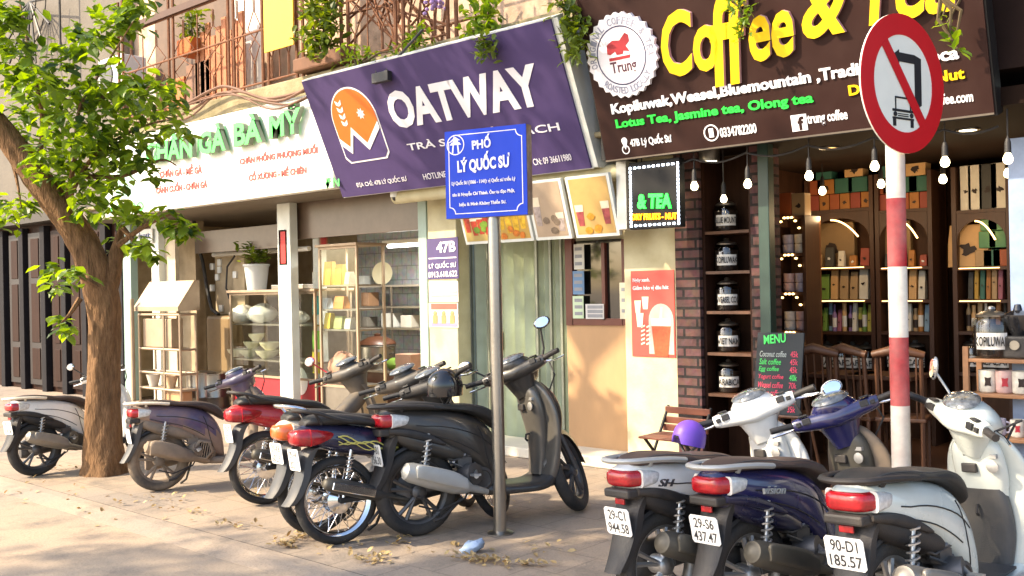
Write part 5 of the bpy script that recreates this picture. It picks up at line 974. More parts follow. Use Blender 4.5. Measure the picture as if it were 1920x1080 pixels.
for k, (u, Yc) in enumerate(((1540, 8.2), (1612, 8.3), (1690, 8.35))): chair(ux(u, Yc), Yc, rad((8, -10, 12)[k]), 'wooden_chair', f'brown wooden spindle back chair inside the coffee shop, {orn[k]} from the left', 'spindle chairs inside the coffee shop', h=1.0)
for k, (u, Yc) in enumerate(((1575, 8.75), (1660, 8.8))):
    o = thing('cafe_table', f'small square wooden cafe table {("between the first two spindle chairs", "behind the third spindle chair")[k]}', 'table', (ux(u, Yc), Yc, .06)); x = ux(u, Yc)
    b = MB(); b.cbox((x, Yc, .80), (.6, .5, .04)); b.build('table_top', MIDBR, o, bevel=.008)
    for sx in (-.25, .25):
        for sy in (-.2, .2): b = MB(); b.box((x+sx-.02, Yc+sy-.02, .062), (x+sx+.02, Yc+sy+.02, .779)); b.build('leg', MIDBR, o)
xc, yc = ux(1285, 6.95), 6.95; o = thing('folding_chair', 'reddish slatted wooden folding chair in front of the brick pier', 'chair', (xc, yc, 0)); FW_ = mat('folding_wood', '7a4632', .5, var=.2, vs=4)
for k, z in enumerate((.62, .54, .48)): b = MB(); b.cbox((xc, yc-.02*k, z), (.42, .02, .055)); b.build('back_slat', FW_, o, bevel=.005)
for k in range(5): b = MB(); b.cbox((xc, yc-.1-.07*k, .44), (.42, .055, .018)); b.build('seat_slat', FW_, o, bevel=.004)
for sx in (-.2, .2): b = MB(); b.tube([(xc+sx, yc+.03, .65), (xc+sx, yc-.4, 0)], .013, 6); b.build('leg', DKSTEEL, o); b = MB(); b.tube([(xc+sx*.9, yc+.1, 0), (xc+sx*.9, yc-.36, .43)], .013, 6); b.build('leg', DKSTEEL, o)
# rack with mugs at the right edge
YR = 7.05; x0, x1 = ux(1813, YR), ux(1965, YR); zsr = [vz(1880, v, YR) for v in (822, 740, 674)]
o = thing('mug_rack', 'pale wooden open rack with jars and mugs at the right edge of the coffee shop', 'shelf', ((x0+x1)/2, YR, 0)); PALEW = mat('pale_rack_wood', '8f6543', .5, var=.2, vs=4, stretch=(1, 6, 6))
for z in zsr+[.25]: b = MB(); b.box((x0, YR, z-.025), (x1, YR+.34, z)); b.build('shelf_board', PALEW, o, bevel=.004)
for xx in (x0, x1-.04):
    for yy in (YR+.002, YR+.30): b = MB(); b.box((xx+.003, yy+.001, .0), (xx+.037, yy+.037, zsr[2]+(.12 if yy < YR+.1 else -.027))) if False else b.box((xx-.037, yy, .0), (xx-.002, yy+.036, zsr[2]+.08)); b.build('post', PALEW, o)
jar(ux(1858, YR+.15), YR+.15, zsr[2]+.001, .12, .33, 'KOPILUWAK', 'big glass coffee jar with a white label on top of the mug rack', 'jars on the mug rack')
x = ux(1908, YR+.17); o = thing('coffee_grinder', 'black coffee grinder with a cone hopper beside the big jar on the mug rack', 'grinder', (x, YR+.17, zsr[2])); z = zsr[2]+.001
b = MB(); b.box((x-.10, YR+.08, z), (x+.10, YR+.27, z+.15)); b.build('body', BLK, o, bevel=.015); b = MB(); b.lathe([(.05, .15), (.10, .26), (.10, .29), (.03, .32), (.02, .36), (.003, .365)], (x, YR+.17, z), ZZ, 18); b.build('hopper', BLKG, o, smooth=True); b = MB(); b.lathe([(.03, 0), (.032, .01)], (x, YR+.078, z+.09), (0, -1, 0), 14); b.build('dial', STEEL, o)
for k, (u, c_, pr) in enumerate(((1849, 'd4cfc2', DM), (1881, 'b99a98', BRD), (1912, 'd4cfc2', DM))): cup(ux(u, YR+.12), YR+.12, zsr[1]+.001, .058, .15, CUPP[3] if k != 1 else CUPP[1], f'{("white mug with a dark print", "pinkish mug with a red print", "white mug with dark writing")[k]} on the middle shelf of the mug rack', 'mugs on the middle rack shelf', 1, prnt=pr)
for k, (u, m_) in enumerate(((1868, CUPP[2]), (1903, CUPP[3]))): cup(ux(u, YR+.12), YR+.12, zsr[0]+.001, .045, .115, m_, f'{("blue patterned", "cream stacked")[k]} cup on the lower shelf of the mug rack', 'cups on the lower rack shelf', 1 if k == 0 else 0, 'cup', 'cup', BRD if k else mat('cup_blue_print', '4a5a9a', .4))
b = MB(); x = ux(1908, 6.9); b.box((x-.04, 6.9, .0), (x+.4, 7.0, 1.05)) 
o = tag(MB().box((ux(1898, 6.0), 6.0, .0), (ux(1975, 6.0), 6.25, .55)).build('water_pack', mat('plastic_pack', '7f97ad', .25, var=.4, vs=9, coat=.6), bevel=.05), 'shrink wrapped blue and white pack standing behind the pale green scooter at the right edge', 'water pack')
b = MB(); b.box((ux(1903, 5.99), 5.985, .28), (ux(1970, 5.99), 5.997, .42)); b.build('blue_band', mat('plastic_blue', '2f6fb8', .3, var=.3, vs=12), o)
o = tag(MB().box((ux(1895, 7.3), 7.3, .0), (ux(1960, 7.3), 7.36, 2.6)).build('shop_banner', mat('banner_blue', '8295b5', .4, var=.35, vs=2.5)), 'pale blue glazed banner edge cut by the right frame side of the coffee shop', 'banner')
# ------------------------------------------------------------------ food shop equipment
fg = 'equipment of the food shop'
Yc = 7.05; xa_, xb_ = ux(260, Yc), ux(336, Yc); o = thing('steel_cart', 'dusty steel rack cart with a sloping lid and boxes beside the tree trunk', 'cart', ((xa_+xb_)/2, Yc, 0))
z = lambda v, u=305, Y=Yc: vz(u, v, Y)
b = MB()
for xx in (xa_, lerp(xa_, xb_, .62), xb_):
    for yy in (Yc, Yc+.24): b.tube([(xx, yy, 0), (xx, yy, z(590))], .02, 6)
for zz_1 in (z(655), z(700), z(730), z(590)):
    for yy in (Yc, Yc+.24): b.tube([(xa_, yy, zz_1), (xb_, yy, zz_1)], .018, 6)
    for xx in (xa_, xb_): b.tube([(xx, Yc, zz_1), (xx, Yc+.24, zz_1)], .018, 6)
b.build('frame', STEELD, o)
b = MB(); b.prism([(Yc-.05, z(583)), (Yc+.28, z(583)), (Yc+.28, z(535)+.06), (Yc+.2, z(535)+.06), (Yc-.05, z(575))], Fr((xb_+.05, 0, 0), (0, 1, 0), (0, 0, 1)), -(xb_-xa_)-.1, 0); b.build('sloping_lid', STEELD, o)
b = MB(); b.box((xa_+.05, Yc+.03, z(655)+.02), (lerp(xa_, xb_, .75), Yc+.21, z(598))); b.build('steel_drawer', STEELD, o, bevel=.01)
b = MB(); b.box((xa_+.02, Yc+.02, z(730)-.01), (xb_-.02, Yc+.22, z(730)+.01)); b.build('shelf', STEELD, o)
b = MB(); b.box((lerp(xa_, xb_, .55), Yc+.05, z(760)), (xb_-.05, Yc+.2, z(733))); tag(b.build('wooden_box', WOODPALE, bevel=.01), 'small tan wooden box on the bottom of the steel rack cart', 'box')
for k, (u, s) in enumerate(((285, .10), (318, .09))):
    x = ux(u, Yc+.12); b = MB(); b.lathe([(s*.6, 0), (s*1, .16), (s*1.05, .17), (s*.9, .17), (.01, .03)], (x, Yc+.12, z(730)+.012), ZZ, 16); tag(b.build('plastic_tub', mat(f'tub_{k}', ('cfc8bb', 'c6ab8a')[k], .5), smooth=True), f'{("white", "tan")[k]} plastic tub on the lower shelf of the steel rack cart', 'tub')
xp = ux(247, Yc-.1); b = MB(); b.tube([(xp, Yc-.1, 0), (xp, Yc-.1, vz(250, 560, Yc))], .03, 8); tag(b.build('metal_post', STEELD), 'thin dusty metal post standing left of the steel rack cart', 'post')
for k, (u, r, v) in enumerate(((374, .2, 700), (400, .2, 702))):
    Y_ = 7.6+.15*k; x = ux(u, Y_); b = MB(); h_ = vz(u, v, Y_); b.lathe([(r, 0), (r, h_*.3), (r*1.02, h_*.31), (r, h_*.33), (r, h_*.95), (r*1.05, h_*.96), (r*1.05, h_*.98), (r*.9, h_), (.02, h_)], (x, Y_, .03), ZZ, 24); tag(b.build('steel_drum', STEEL, smooth=True), f'tall stainless drum {("next to the steel rack cart", "in front of the glass bowl cabinet")[k]}', 'drum', 'stainless drums in the food shop')
Yc = 8.1; x0, x1 = ux(384, Yc), ux(430, Yc); o = thing('electric_board', 'beige electric board with switches and cables on the food shop wall', 'electric board', ((x0+x1)/2, Yc, vz(405, 700, Yc)))
b = MB(); b.box((x0, Yc, vz(405, 700, Yc)), (x1, Yc+.25, vz(405, 592, Yc))); b.build('boiler_case', mat('boiler_tan', '8a7350', .5, var=.15), o, bevel=.05)
b = MB(); b.box((x0-.02, Yc+.2, vz(405, 590, Yc)), (x1+.1, Yc+.26, vz(405, 470, Yc))); b.build('board', BEIGE, o)
b = MB()
for u, v in ((398, 500), (412, 492), (412, 506), (398, 540), (415, 578), (408, 520), (441, 515)): p = F(u, v, Yc+.19); b.cbox(p, (.09, .04, .1))
b.build('switch', SWHITE, o, bevel=.006)
b = MB(); b.tube([F(u, v, Yc+.1) for u, v in ((362, 395), (366, 440), (380, 490), (388, 540), (397, 580), (410, 590))], .03, 6); b.tube([F(u, v, Yc+.12) for u, v in ((440, 480), (426, 500), (424, 540), (430, 560))], .015, 6); b.build('cable', BLK, o, smooth=True)
SHG = glassmat('cabinet_glass', (.93, .96, .94), .15); BOWL = mat('bowl_cream', 'd6cfae', .4, var=.06); BAG = mat('plastic_bag_white', 'dcd8cf', .45, var=.15, vs=9, bump=.6, bs=18)
def blob(c, s, m, name, lb, ct, grp=None, seed=0):
    rr = random.Random(seed); b = MB(); b.ball(c, s, 16, 10); 
    for i, p in enumerate(b.v): b.v[i] = Vector(c)+(p-Vector(c))*(1+rr.uniform(-.12, .12))
    return tag(b.build(name, m, smooth=True), lb, ct, grp)
def cabinet(u0, u1, vtop, shelves, Yq, name, lb, base_m=None, dep=.5):
    xa1, xb1 = ux(u0, Yq), ux(u1, Yq); um = (u0+u1)/2; o = thing(name, lb, 'cabinet', ((xa1+xb1)/2, Yq, .03)); zt = vz(um, vtop, Yq)
    b = MB()
    for xx in (xa1, xb1-.03):
        for yy in (Yq, Yq+dep-.03): b.box((xx, yy, .03), (xx+.03, yy+.03, zt))
    for zq in (zt-.03, vz(um, shelves[-1], Yq)-.03): b.box((xa1+.032, Yq+.002, zq), (xb1-.032, Yq+.028, zq+.03))
    b.build('frame', STEELD, o)
    b = MB(); b.box((xa1-.03, Yq-.03, zt+.001), (xb1+.03, Yq+dep+.02, zt+.035)); b.build('top', STEELD, o, bevel=.004)
    zsq = []
    for v in shelves: zq = vz(um, v, Yq); zsq.append(zq); b = MB(); b.box((xa1+.034, Yq+.034, zq-.02), (xb1-.034, Yq+dep-.034, zq)); b.build('shelf', STEEL, o)
    b = MB(); b.box((xa1+.034, Yq+.010, vz(um, shelves[-1], Yq)+.005), (xb1-.034, Yq+.016, zt-.034)); b.build('glass_front', SHG, o)
    if base_m: b = MB(); b.box((xa1+.005, Yq+.032, .032), (xb1-.005, Yq+dep-.032, vz(um, shelves[-1], Yq)-.032)); b.build('base', base_m, o)
    return o, xa1, xb1, zt, zsq
REDB = mat('cabinet_red', 'a8202a', .5, var=.2, vs=4)
o, xa1, xb1, zt, zq = cabinet(430, 590, 548, (608, 676, 705), 7.72, 'glass_display_cabinet', 'glass fronted food cabinet with white bowls and a red base behind the white column', REDB, .6)
b = MB(); q = FP(7.748); p = q.px(563, 715); b.prism([(p[0]+.16*math.cos(k*.3142), p[1]+.18*math.sin(k*.3142)) for k in range(20)], q, .0, .004); b.build('white_oval_print', SWHITE, o)
for k, (u, s) in enumerate(((455, (.22, .16, .13)), (492, (.24, .18, .14)), (555, (.2, .15, .09)))): x = ux(u, 7.98); blob((x, 7.98, zq[0]+s[2]*.92), s, BAG, 'plastic_bag', f'white plastic bag of food on the upper cabinet shelf, {orn[k]} from the left', 'bag', 'white bags in the glass cabinet', k)
for k, (u, lev, r) in enumerate(((444, 0, .15), (468, 0, .17), (500, 0, .17), (472, 1, .13), (505, 1, .15), (480, 2, .12))):
    x = ux(u, 7.95); z_ = zq[1]+.001+lev*.115; b = MB(); b.lathe([(r*.45, 0), (r*.5, .01), (r*.9, .07), (r, .11), (r*.95, .11), (r*.45, .02), (.01, .02)], (x, 7.95, z_), ZZ, 20, cap=False); tag(b.build('bowl', BOWL, smooth=True), f'cream bowl, {("left one of the bottom layer", "middle one of the bottom layer", "right one of the bottom layer", "left one of the second layer", "right one of the second layer", "top one")[k]} in the glass cabinet', 'bowl', 'stacked bowls in the glass cabinet')
o = thing('potted_plant', 'leafy green plant in a white and grey pot on top of the glass cabinet', 'potted plant', (ux(482, 7.95), 7.95, zt+.035)); x = ux(482, 7.95); z_ = zt+.036
b = MB(); b.lathe([(.13, 0), (.17, .33), (.185, .33), (.185, .36), (.15, .36), (.14, .3), (.01, .3)], (x, 7.95, z_), ZZ, 20); b.build('pot', mat('pot_white_grey', 'c3c6c4', .4, var=.1, vs=1.5), o, smooth=True)
b = MB(); b.box((ux(520, 7.95), 7.85, zt+.036), (ux(580, 7.95), 8.2, zt+.10)); tag(b.build('tray_stack', STEEL, bevel=.01), 'flat steel trays lying on top of the glass cabinet behind the white column', 'tray')
def leaves(name, mats, parent, spots, L, W_, seed, droop=.4, loc=None):
    """leaf-sized folded blades at (point, direction)"""
    rr = random.Random(seed); b = MB()
    for p, d in spots:
        d = (Vector(d)+Vector((rr.uniform(-.5, .5), rr.uniform(-.5, .5), rr.uniform(-.5, .3)-droop*.5))).normalized(); s = rr.uniform(.7, 1.2); l = L*s; w = W_*s
        side = d.cross(Vector((rr.uniform(-.4, .4), rr.uniform(-.4, .4), 1))).normalized(); up = side.cross(d); p = Vector(p)
        a1 = p+d*l*.35-up*w*.1; a2 = p+d*l*.75-up*l*.06; t = p+d*l-up*l*.16
        b.add([p, a1+side*w*.5+up*w*.12, a2+side*w*.34+up*w*.08, t, a2-side*w*.34+up*w*.08, a1-side*w*.5+up*w*.12, a1, a2], [(0, 1, 6), (1, 2, 7, 6), (2, 3, 7), (0, 6, 5), (6, 7, 4, 5), (7, 3, 4)])
    return b.build(name, mats, parent, loc=loc)
LF1 = leafmat('leaf_green', '2a4417', '74933a', .5); LF2 = leafmat('leaf_bush', '35491c', '6f8438', .4); LF3 = leafmat('leaf_vine', '3f6022', '7d9a3a', .45)
rr = random.Random(3)
leaves('foliage', LF2, o, [((x+rr.gauss(0, .1), 7.95+rr.gauss(0, .1), z_+.36+abs(rr.gauss(.12, .1))), (rr.gauss(0, 1), rr.gauss(0, 1), .8)) for _ in range(130)], .14, .05, 4)
o, xa1, xb1, zt, zq = cabinet(598, 670, 462, (492+42, 580, 618, 722), 7.72, 'steel_shelf_cabinet', 'tall narrow steel and glass shelf cabinet with yellow packs left of the kitchen wall', STEEL, .45)
for k, (u, lv, w, h_, c_, nm) in enumerate(((620, 0, .16, .30, 'd9b400', 'yellow'), (640, 0, .14, .26, 'd9a400', 'deep yellow'), (657, 0, .10, .16, 'c9b5a0', 'pale pink'), (612, 1, .14, .14, 'b8c2c6', 'pale blue'), (640, 1, .2, .16, 'd08a3a', 'orange'), (618, 2, .12, .20, 'd6bd20', 'bright yellow'), (638, 2, .16, .16, 'a8b06a', 'light green'), (656, 2, .12, .14, 'c7c3b6', 'cream'))): boxitem(ux(u, 7.9), 7.9, zq[lv]+.001, w, .12, h_, mat('pack2_'+c_, c_, .5, var=.15), f'{nm} food pack on the {("top", "second", "third")[lv]} shelf of the narrow steel cabinet', 'food packs in the narrow steel cabinet', 'food_pack', 'pack', None, .5)
blob((ux(640, 7.95), 7.95, zq[3]+.19), (.2, .15, .2), mat('pink_tub', 'c48a72', .5, var=.2), 'plastic_jar', 'big pinkish plastic jar at the bottom of the narrow steel cabinet', 'jar')
# kitchen wall behind
b = MB(); b.box((ux(672, 9.6), 9.6, .03), (ux(800, 9.6), 9.7, 2.7)); o = structure(b.build('kitchen_wall', TILEW)) if False else b.build('tiled_wall', TILEW, shop)
o = thing('kitchen_shelf', 'long stainless wall shelves of the kitchen at the back of the food shop', 'shelf', (ux(735, 9.2), 9.2, .03)); xa1, xb1 = ux(672, 9.2), ux(796, 9.2); zq = [vz(735, v, 9.2) for v in (534, 574, 614, 690)]
for zz_1 in zq: b = MB(); b.box((xa1, 9.2, zz_1-.03), (xb1, 9.58, zz_1)); b.build('shelf_board', STEEL, o)
b = MB()
for xx in (xa1+.02, (xa1+xb1)/2, xb1-.02): b.tube([(xx, 9.22, .03), (xx, 9.22, zq[0])], .016, 6)
b.build('post', STEEL, o)
p = F(713, 518, 9.3); b = MB(); b.lathe([(.01, -.01), (.12, -.005), (.16, .02), (.165, .02), (.12, -.012), (.01, -.016)], (p.x, 9.35, zq[0]+.168), (.35, -1, .1), 24, closed=True); tag(b.build('plate', BOWL, smooth=True), 'round white plate leaning on the kitchen shelf', 'plate')
for k, (u, lv, s, c_, nm) in enumerate(((686, 0, .10, 'c9cdca', 'white cup'), (690, 1, .14, 'b08a6a', 'copper coloured tray pile'), (735, 2, .14, 'cfcfc8', 'white food box'), (690, 2, .10, '8f8a80', 'grey tin'), (770, 2, .12, 'b9b4a8', 'pale tin'))): boxitem(ux(u, 9.35), 9.35, zq[lv]+.001, s*1.8, .2, s*1.4, mat('kit_'+c_, c_, .5), f'{nm} on the kitchen shelf', 'things on the kitchen shelf', 'kitchen_box', 'container')
x = ux(706, 8.9); z_ = vz(706, 690, 8.9); o = thing('stock_pot', 'big steel pot with a brown lid on the low counter of the food shop', 'pot', (x, 8.9, z_)); b = MB(); b.lathe([(.24, 0), (.25, .02), (.25, .30), (.27, .31), (.25, .33)], (x, 8.9, z_), ZZ, 24); b.build('pot_body', STEEL, o, smooth=True); b = MB(); b.lathe([(.26, .331), (.24, .37), (.12, .43), (.04, .44), (.05, .47), (.005, .48)], (x, 8.9, z_), ZZ, 20); b.build('lid', mat('lid_brown', '5a3a2a', .4), o, smooth=True)
for sg in (-1, 1): b = MB(); b.tube([(x+sg*.25, 8.9, z_+.2), (x+sg*.32, 8.9, z_+.22), (x+sg*.32, 8.9, z_+.27), (x+sg*.25, 8.9, z_+.28)], .012, 6); b.build('handle', STEEL, o)
x0, x1 = ux(672, 8.7), ux(796, 8.7); o = thing('kitchen_counter', 'low steel kitchen counter under the stock pot in the food shop', 'counter', ((x0+x1)/2, 8.7, .03)); b = MB(); b.box((x0, 8.7, z_-.04), (x1, 9.18, z_-.002)); b.build('counter_top', STEEL, o, bevel=.005); b = MB(); b.box((x0+.03, 8.75, .032), (x1-.03, 9.15, z_-.042)); b.build('counter_body', mat('counter_brown', '7a5a44', .5, var=.2), o)
boxitem(ux(766, 8.85), 8.85, z_+.001, .3, .25, .22, mat('carton_brown', 'b08a72', .6), 'small cardboard box on the right end of the kitchen counter', None, 'cardboard_box', 'box')
blob((ux(738, 8.8), 8.8, z_+.08), (.13, .1, .08), mat('greens', '6a8a2c', .6, var=.3, vs=20), 'cabbage', 'green cabbage lying on the kitchen counter', 'cabbage')
p0, p1 = F(728, 462, 8.6), F(792, 450, 8.6); o = thing('tube_lamp', 'lit white fluorescent tube lamp under the ceiling of the food shop', 'lamp', tuple(p0)); b = MB(); b.tube([p0, Vector((p1.x, 8.6, p0.z))], .022, 8); b.build('tube', mat('tube_glow', (1, .97, .9), .5, var=0, emit=5), o); b = MB(); b.box((p0.x-.1, 8.58, p0.z+.025), (p1.x+.1, 8.64, p0.z+.075)); b.build('batten', SWHITE, o)
L = bpy.data.lights.new('tube_light', 'AREA'); L.energy = 25; L.shape = 'RECTANGLE'; L.size = .8; L.size_y = .1; L.color = (1, .94, .84); lo = bpy.data.objects.new('tube_light', L); COL.objects.link(lo); lo.parent = o; lo.location = (.25, 0, -.05)
b = MB(); p0, p1 = F(400, 478, 8.3), F(580, 462, 8.3); b.tube([(p0.x, 8.3, p0.z), (p1.x, 8.3, p0.z)], .035, 8); tag(b.build('white_pipe', SWHITE), 'long white pipe crossing the food shop above the glass cabinet', 'pipe')
YC = 7.49; REDC = mat('banner_red', 'b5201c', .6, var=.1)
for k, (u0, v0, u1, v1, Yq, nm) in enumerate(((526, 434, 535, 494, 7.492, 'bright'), (602, 424, 611, 462, 7.9, 'shaded'))):
    b = MB(); wb(b, u0, v0, u1, v1, Yq-.0, .006); o = tag(b.build('red_couplet', REDC), f'{nm} red paper couplet hanging on the {("white column", "brown transom")[k]}', 'paper strip', 'red paper strips in the food shop')
    b = MB(); wb(b, u0-3, v0-3, u1+3, v1+3, Yq+.008, .004); b.build('border', mat('couplet_border', 'b06a4a', .6), o)
b = MB(); wb(b, 256, 430, 285, 456, 7.46, .02); o = tag(b.build('plate_sign', SWHITE), 'small white plate with blue writing above the food shop entrance', 'sign'); fit('ẨM THỰC', mat('sign_blue_ink', '3a4a86', .5), o, FP(7.46), (260, 450), (282, 448), (260, 436), bold=.02)
STK = [('d6c820', 660, 700), ('2a9a9a', 555, 590), ('7ac03a', 620, 655), ('d0d4c8', 510, 550)]
for k, (c_, v0, v1) in enumerate(STK): b = MB(); wb(b, 586, v0, 599, v1, 7.885, .006); tag(b.build('sticker', mat('sticker_'+c_, c_, .5, var=.2, vs=14)), f'{("yellow", "teal", "light green", "whitish")[k]} sticker on the narrow white column of the food shop', 'sticker', 'stickers on the narrow white column')
# small decal on the white column
# ------------------------------------------------------------------ balcony plants and vines
def bush(name, lb, ct, pts, seed, L, W_, m, n, base, loc, stems=None, grp=None, pot=None):
    rr = random.Random(seed); o = thing(name, lb, ct, loc, grp); sp = []
    for c, s in pts:
        for _ in range(int(n)): sp.append(((c[0]+rr.gauss(0, s*.5), c[1]+rr.gauss(0, s*.35), c[2]+rr.gauss(0, s*.5)), (rr.gauss(0, 1), rr.gauss(0, 1)-.3, rr.gauss(.2, 1))))
    leaves('foliage', m, o, sp, L, W_, seed)
    b = MB()
    for c, s in pts: b.tube([Vector(base), (Vector(base)+Vector(c))/2+Vector((rr.uniform(-.1, .1), 0, .05)), Vector(c)], [.018, .012, .005], 5)
    b.build('stem', mat('stem_'+name, '4d4026', .8), o)
    if pot: b = MB(); b.box(*pot); b.build('planter', mat('planter_'+str(seed), ('6d4a34', 'b5622c', '8f8a80')[(seed+2) % 3], .8, var=.2), o, bevel=.02)
    return o
def bpt(u, v, Y): return tuple(F(u, v, Y))
bs = [(bpt(u, v, 6.95), .2) for u, v in ((580, 20), (600, 10), (615, 25), (590, 55), (608, 70), (618, 78), (586, 88), (610, -20), (620, 45))]
b0 = F(605, 120, 7.0); bush('balcony_shrub', 'large bushy green plant hanging over the rusty balcony above the purple sign', 'plant', bs, 13, .13, .065, LF2, 50, b0, tuple(b0), pot=((F(555, 118, 6.95).x, 6.9, F(600, 118, 6.95).z-.05), (F(645, 100, 6.95).x, 7.15, F(600, 100, 6.95).z)))
for i, (lb, lst, Y_, s, n, base) in enumerate((('small pot plant with thin leaves in an orange pot on the left balcony', ((362, 42), (352, 55), (375, 50)), 7.3, .22, 50, (362, 75)), ('bright leafy plant in a planter on the balcony edge above the purple sign', ((890, 25), (915, 20), (905, 50), (930, 40), (885, 60), (905, 80)), 6.9, .13, 34, (908, 70)), ('dark trailing vine at the right end of the purple sign beside the coffee sign', ((1063, 15), (1070, 45), (1080, 70), (1075, 90), (1060, -20), (1085, 40)), 6.5, .12, 40, (1066, -30)), ('little wilting weed growing on the mossy ledge above the purple sign', ((780, 68), (795, 74), (770, 78)), 6.85, .12, 40, (785, 85)), ('yellowish climbing weed by the left end of the balcony ledge over the purple sign', ((655, 105), (665, 120), (690, 110), (740, 95)), 6.9, .14, 30, (670, 125)), ('thin green vine dangling over the purple sign below the bright plant', ((905, 95), (915, 88), (900, 85)), 6.42, .1, 30, (908, 75)), ('sparse vine hanging over the yellow letters of the coffee sign', ((1385, 10), (1398, 25), (1372, 5), (1392, 40), (1390, 60)), 6.45, .07, 18, (1385, -10)), ('single curling vine with a few leaves hanging at the right end of the coffee sign', ((1768, 30), (1775, 45), (1780, 75), (1790, 85), (1800, 98)), 6.5, .04, 4, (1765, -5)))):
    b0 = F(*base, Y_); bush(('pot_plant', 'planter_plant', 'trailing_vine', 'weed', 'weed', 'dangling_vine', 'dangling_vine', 'dangling_vine')[i], lb, 'plant', [(bpt(u, v, Y_), s) for u, v in lst], 20+i, (.12, .12, .10, .09, .09, .08, .07, .10)[i], (.055, .055, .05, .04, .04, .04, .032, .05)[i], (LF2, LF3, LF2, LF3, LF3, LF2, LF3, LF3)[i], n, b0, tuple(b0), pot=((b0.x-.18, Y_-.15, b0.z-.22), (b0.x+.18, Y_+.15, b0.z)) if i in (0, 1) else None)
p = F(815, 8, 6.95); b = MB(); rr = random.Random(5)
for k in range(26): c = p+Vector((rr.gauss(0, .06), rr.gauss(0, .05), rr.gauss(0, .03))); b.ball(c, (.025, .025, .02), 6, 4)
tag(b.build('flower_cluster', mat('flower_purple', 'a98abf', .7, var=.3, vs=20), smooth=True), 'cluster of purple flowers on the balcony above the purple sign', 'flowers')
b = MB(); rr = random.Random(9)
for k in range(34):
    u = rr.uniform(690, 850); p = F(u, rr.uniform(-40, 60), 7.2); d = Vector((rr.uniform(-.6, .6), rr.uniform(-.1, .1), rr.uniform(-.5, .5))); b.tube([p-d, p+d], .014, 5)
tag(b.build('twig_trellis', RUST), 'tangle of dry brown sticks and bars on the balcony right of the big shrub', 'trellis')
for k, (u, v, s) in enumerate(((388, 100, .30), (345, 95, .24), (300, 92, .22), (275, 105, .2))):
    p = F(u, v, 7.45); boxitem(p.x, 7.45, zr0, s*2, .3, s*2.2, mat(f'junk_{k}', ('7d5a44', 'b5672c', 'b0a79c', '4a4642')[k], .7, var=.3), f'{("brown wooden", "orange", "pale grey", "dark")[k]} crate of clutter behind the left balcony railing', 'clutter behind the balcony railing', 'crate', 'crate')
p = F(200, 140, 7.2); o = thing('air_conditioner', 'boxy white air conditioner unit on the wall behind the tree leaves', 'air conditioner', tuple(p)); b = MB(); b.cbox((p.x, 7.45, p.z), (.75, .4, .55)); b.build('case', SWHITE, o, bevel=.02); b = MB(); b.lathe([(.2, 0), (.2, .02), (.02, .03)], (p.x-.1, 7.249, p.z), (0, -1, 0), 24); b.build('fan_cover', GRY, o, smooth=True)
# cables slung along the facade
CAB = mat('old_cable', '6a4a36', .7, var=.3)
for k, pts in enumerate((((250, 232), (330, 205), (395, 170), (430, 163), (500, 185), (580, 168)), ((240, 245), (340, 215), (400, 182), (450, 172), (520, 190), (585, 160)), ((270, 225), (350, 222), (410, 175), (470, 186), (540, 196), (590, 175)), ((240, 225), (300, 218), (370, 190), (440, 178), (510, 205), (575, 182)), ((640, 150), (700, 120), (780, 115), (860, 85), (960, 70), (1040, 45)))):
    b = MB(); b.tube([Vector(q) for q in cat([list(F(u, v, (6.86-.02*k if k < 4 else 6.75))) for u, v in pts], 5)], .02-.003*k, 6); tag(b.build('power_cable', CAB, smooth=True), f'{("thickest", "second", "third", "thinnest", "far right")[k]} brown cable sagging {("above the white shop sign", "along the mossy ledge over the purple sign")[k == 4]}', 'cable', 'cables slung above the white sign')
# ------------------------------------------------------------------ trees
def barkmat():
    m = mat('bark', '7a5e44', .95, var=.5, vs=4, bump=1.0, bs=9, stretch=(6, 6, 1.6), spec=.15); return m
BARK = barkmat()
from mathutils import noise as NZ
def trunk(mb, pts, n=44, sub=14, seed=1, amp=.045):
    rr = random.Random(seed); P_ = cat([[*p, r] for p, r in pts], sub); ph = [rr.uniform(0, 6.28) for _ in range(6)]; o = len(mb.v)
    mb.tube([Vector(p[:3]) for p in P_], [p[3] for p in P_], n)
    for i in range(len(P_)):
        c = Vector(P_[i][:3])
        for j in range(n):
            k = o+i*n+j; t = 2*math.pi*j/n; s = 1+amp*(math.sin(3*t+ph[0]+i*.13)+.7*math.sin(5*t+ph[1]-i*.21)+.5*math.sin(9*t+ph[2]+i*.4)); q = mb.v[k]; s += .10*(abs(NZ.noise(Vector((q.x*13, q.y*13, q.z*2.2))))-.25)+.05*NZ.noise(Vector((q.x*30, q.y*30, q.z*6))); mb.v[k] = c+(q-c)*s
tb = G(198, 887); o = tree = thing('street_tree', 'leaning street tree with rough bark and bright green leaves in front of the old house', 'tree', tuple(tb))
b = MB(); dp = 9.22; TS = .77
tp = [((tb.x, tb.y, -.06), .31), ((tb.x, tb.y, .12), .25)]+[(tuple(D(u, v, d)), r) for u, v, d, r in ((193, 800, 9.2, .205), (194, 700, 9.2, .185), (196, 610, 9.2, .185), (190, 545, 9.2, .195), (165, 475, 9.15, .18), (118, 400, 9.1, .165), (68, 330, 9.05, .155), (8, 250, 9.0, .14), (-60, 170, 8.9, .125), (-150, 60, 8.7, .11), (-260, -120, 8.4, .09), (-330, -330, 8.2, .06))]
tp = [(p, r*TS) for p, r in tp]; trunk(b, tp); trunk(b, [(tuple(D(u, v, 9.2)), r) for u, v, r in ((196, 560, .10), (210, 515, .085), (218, 475, .065), (224, 445, .04), (228, 425, .02))], 12)
b.build('trunk', BARK, tree, smooth=True)
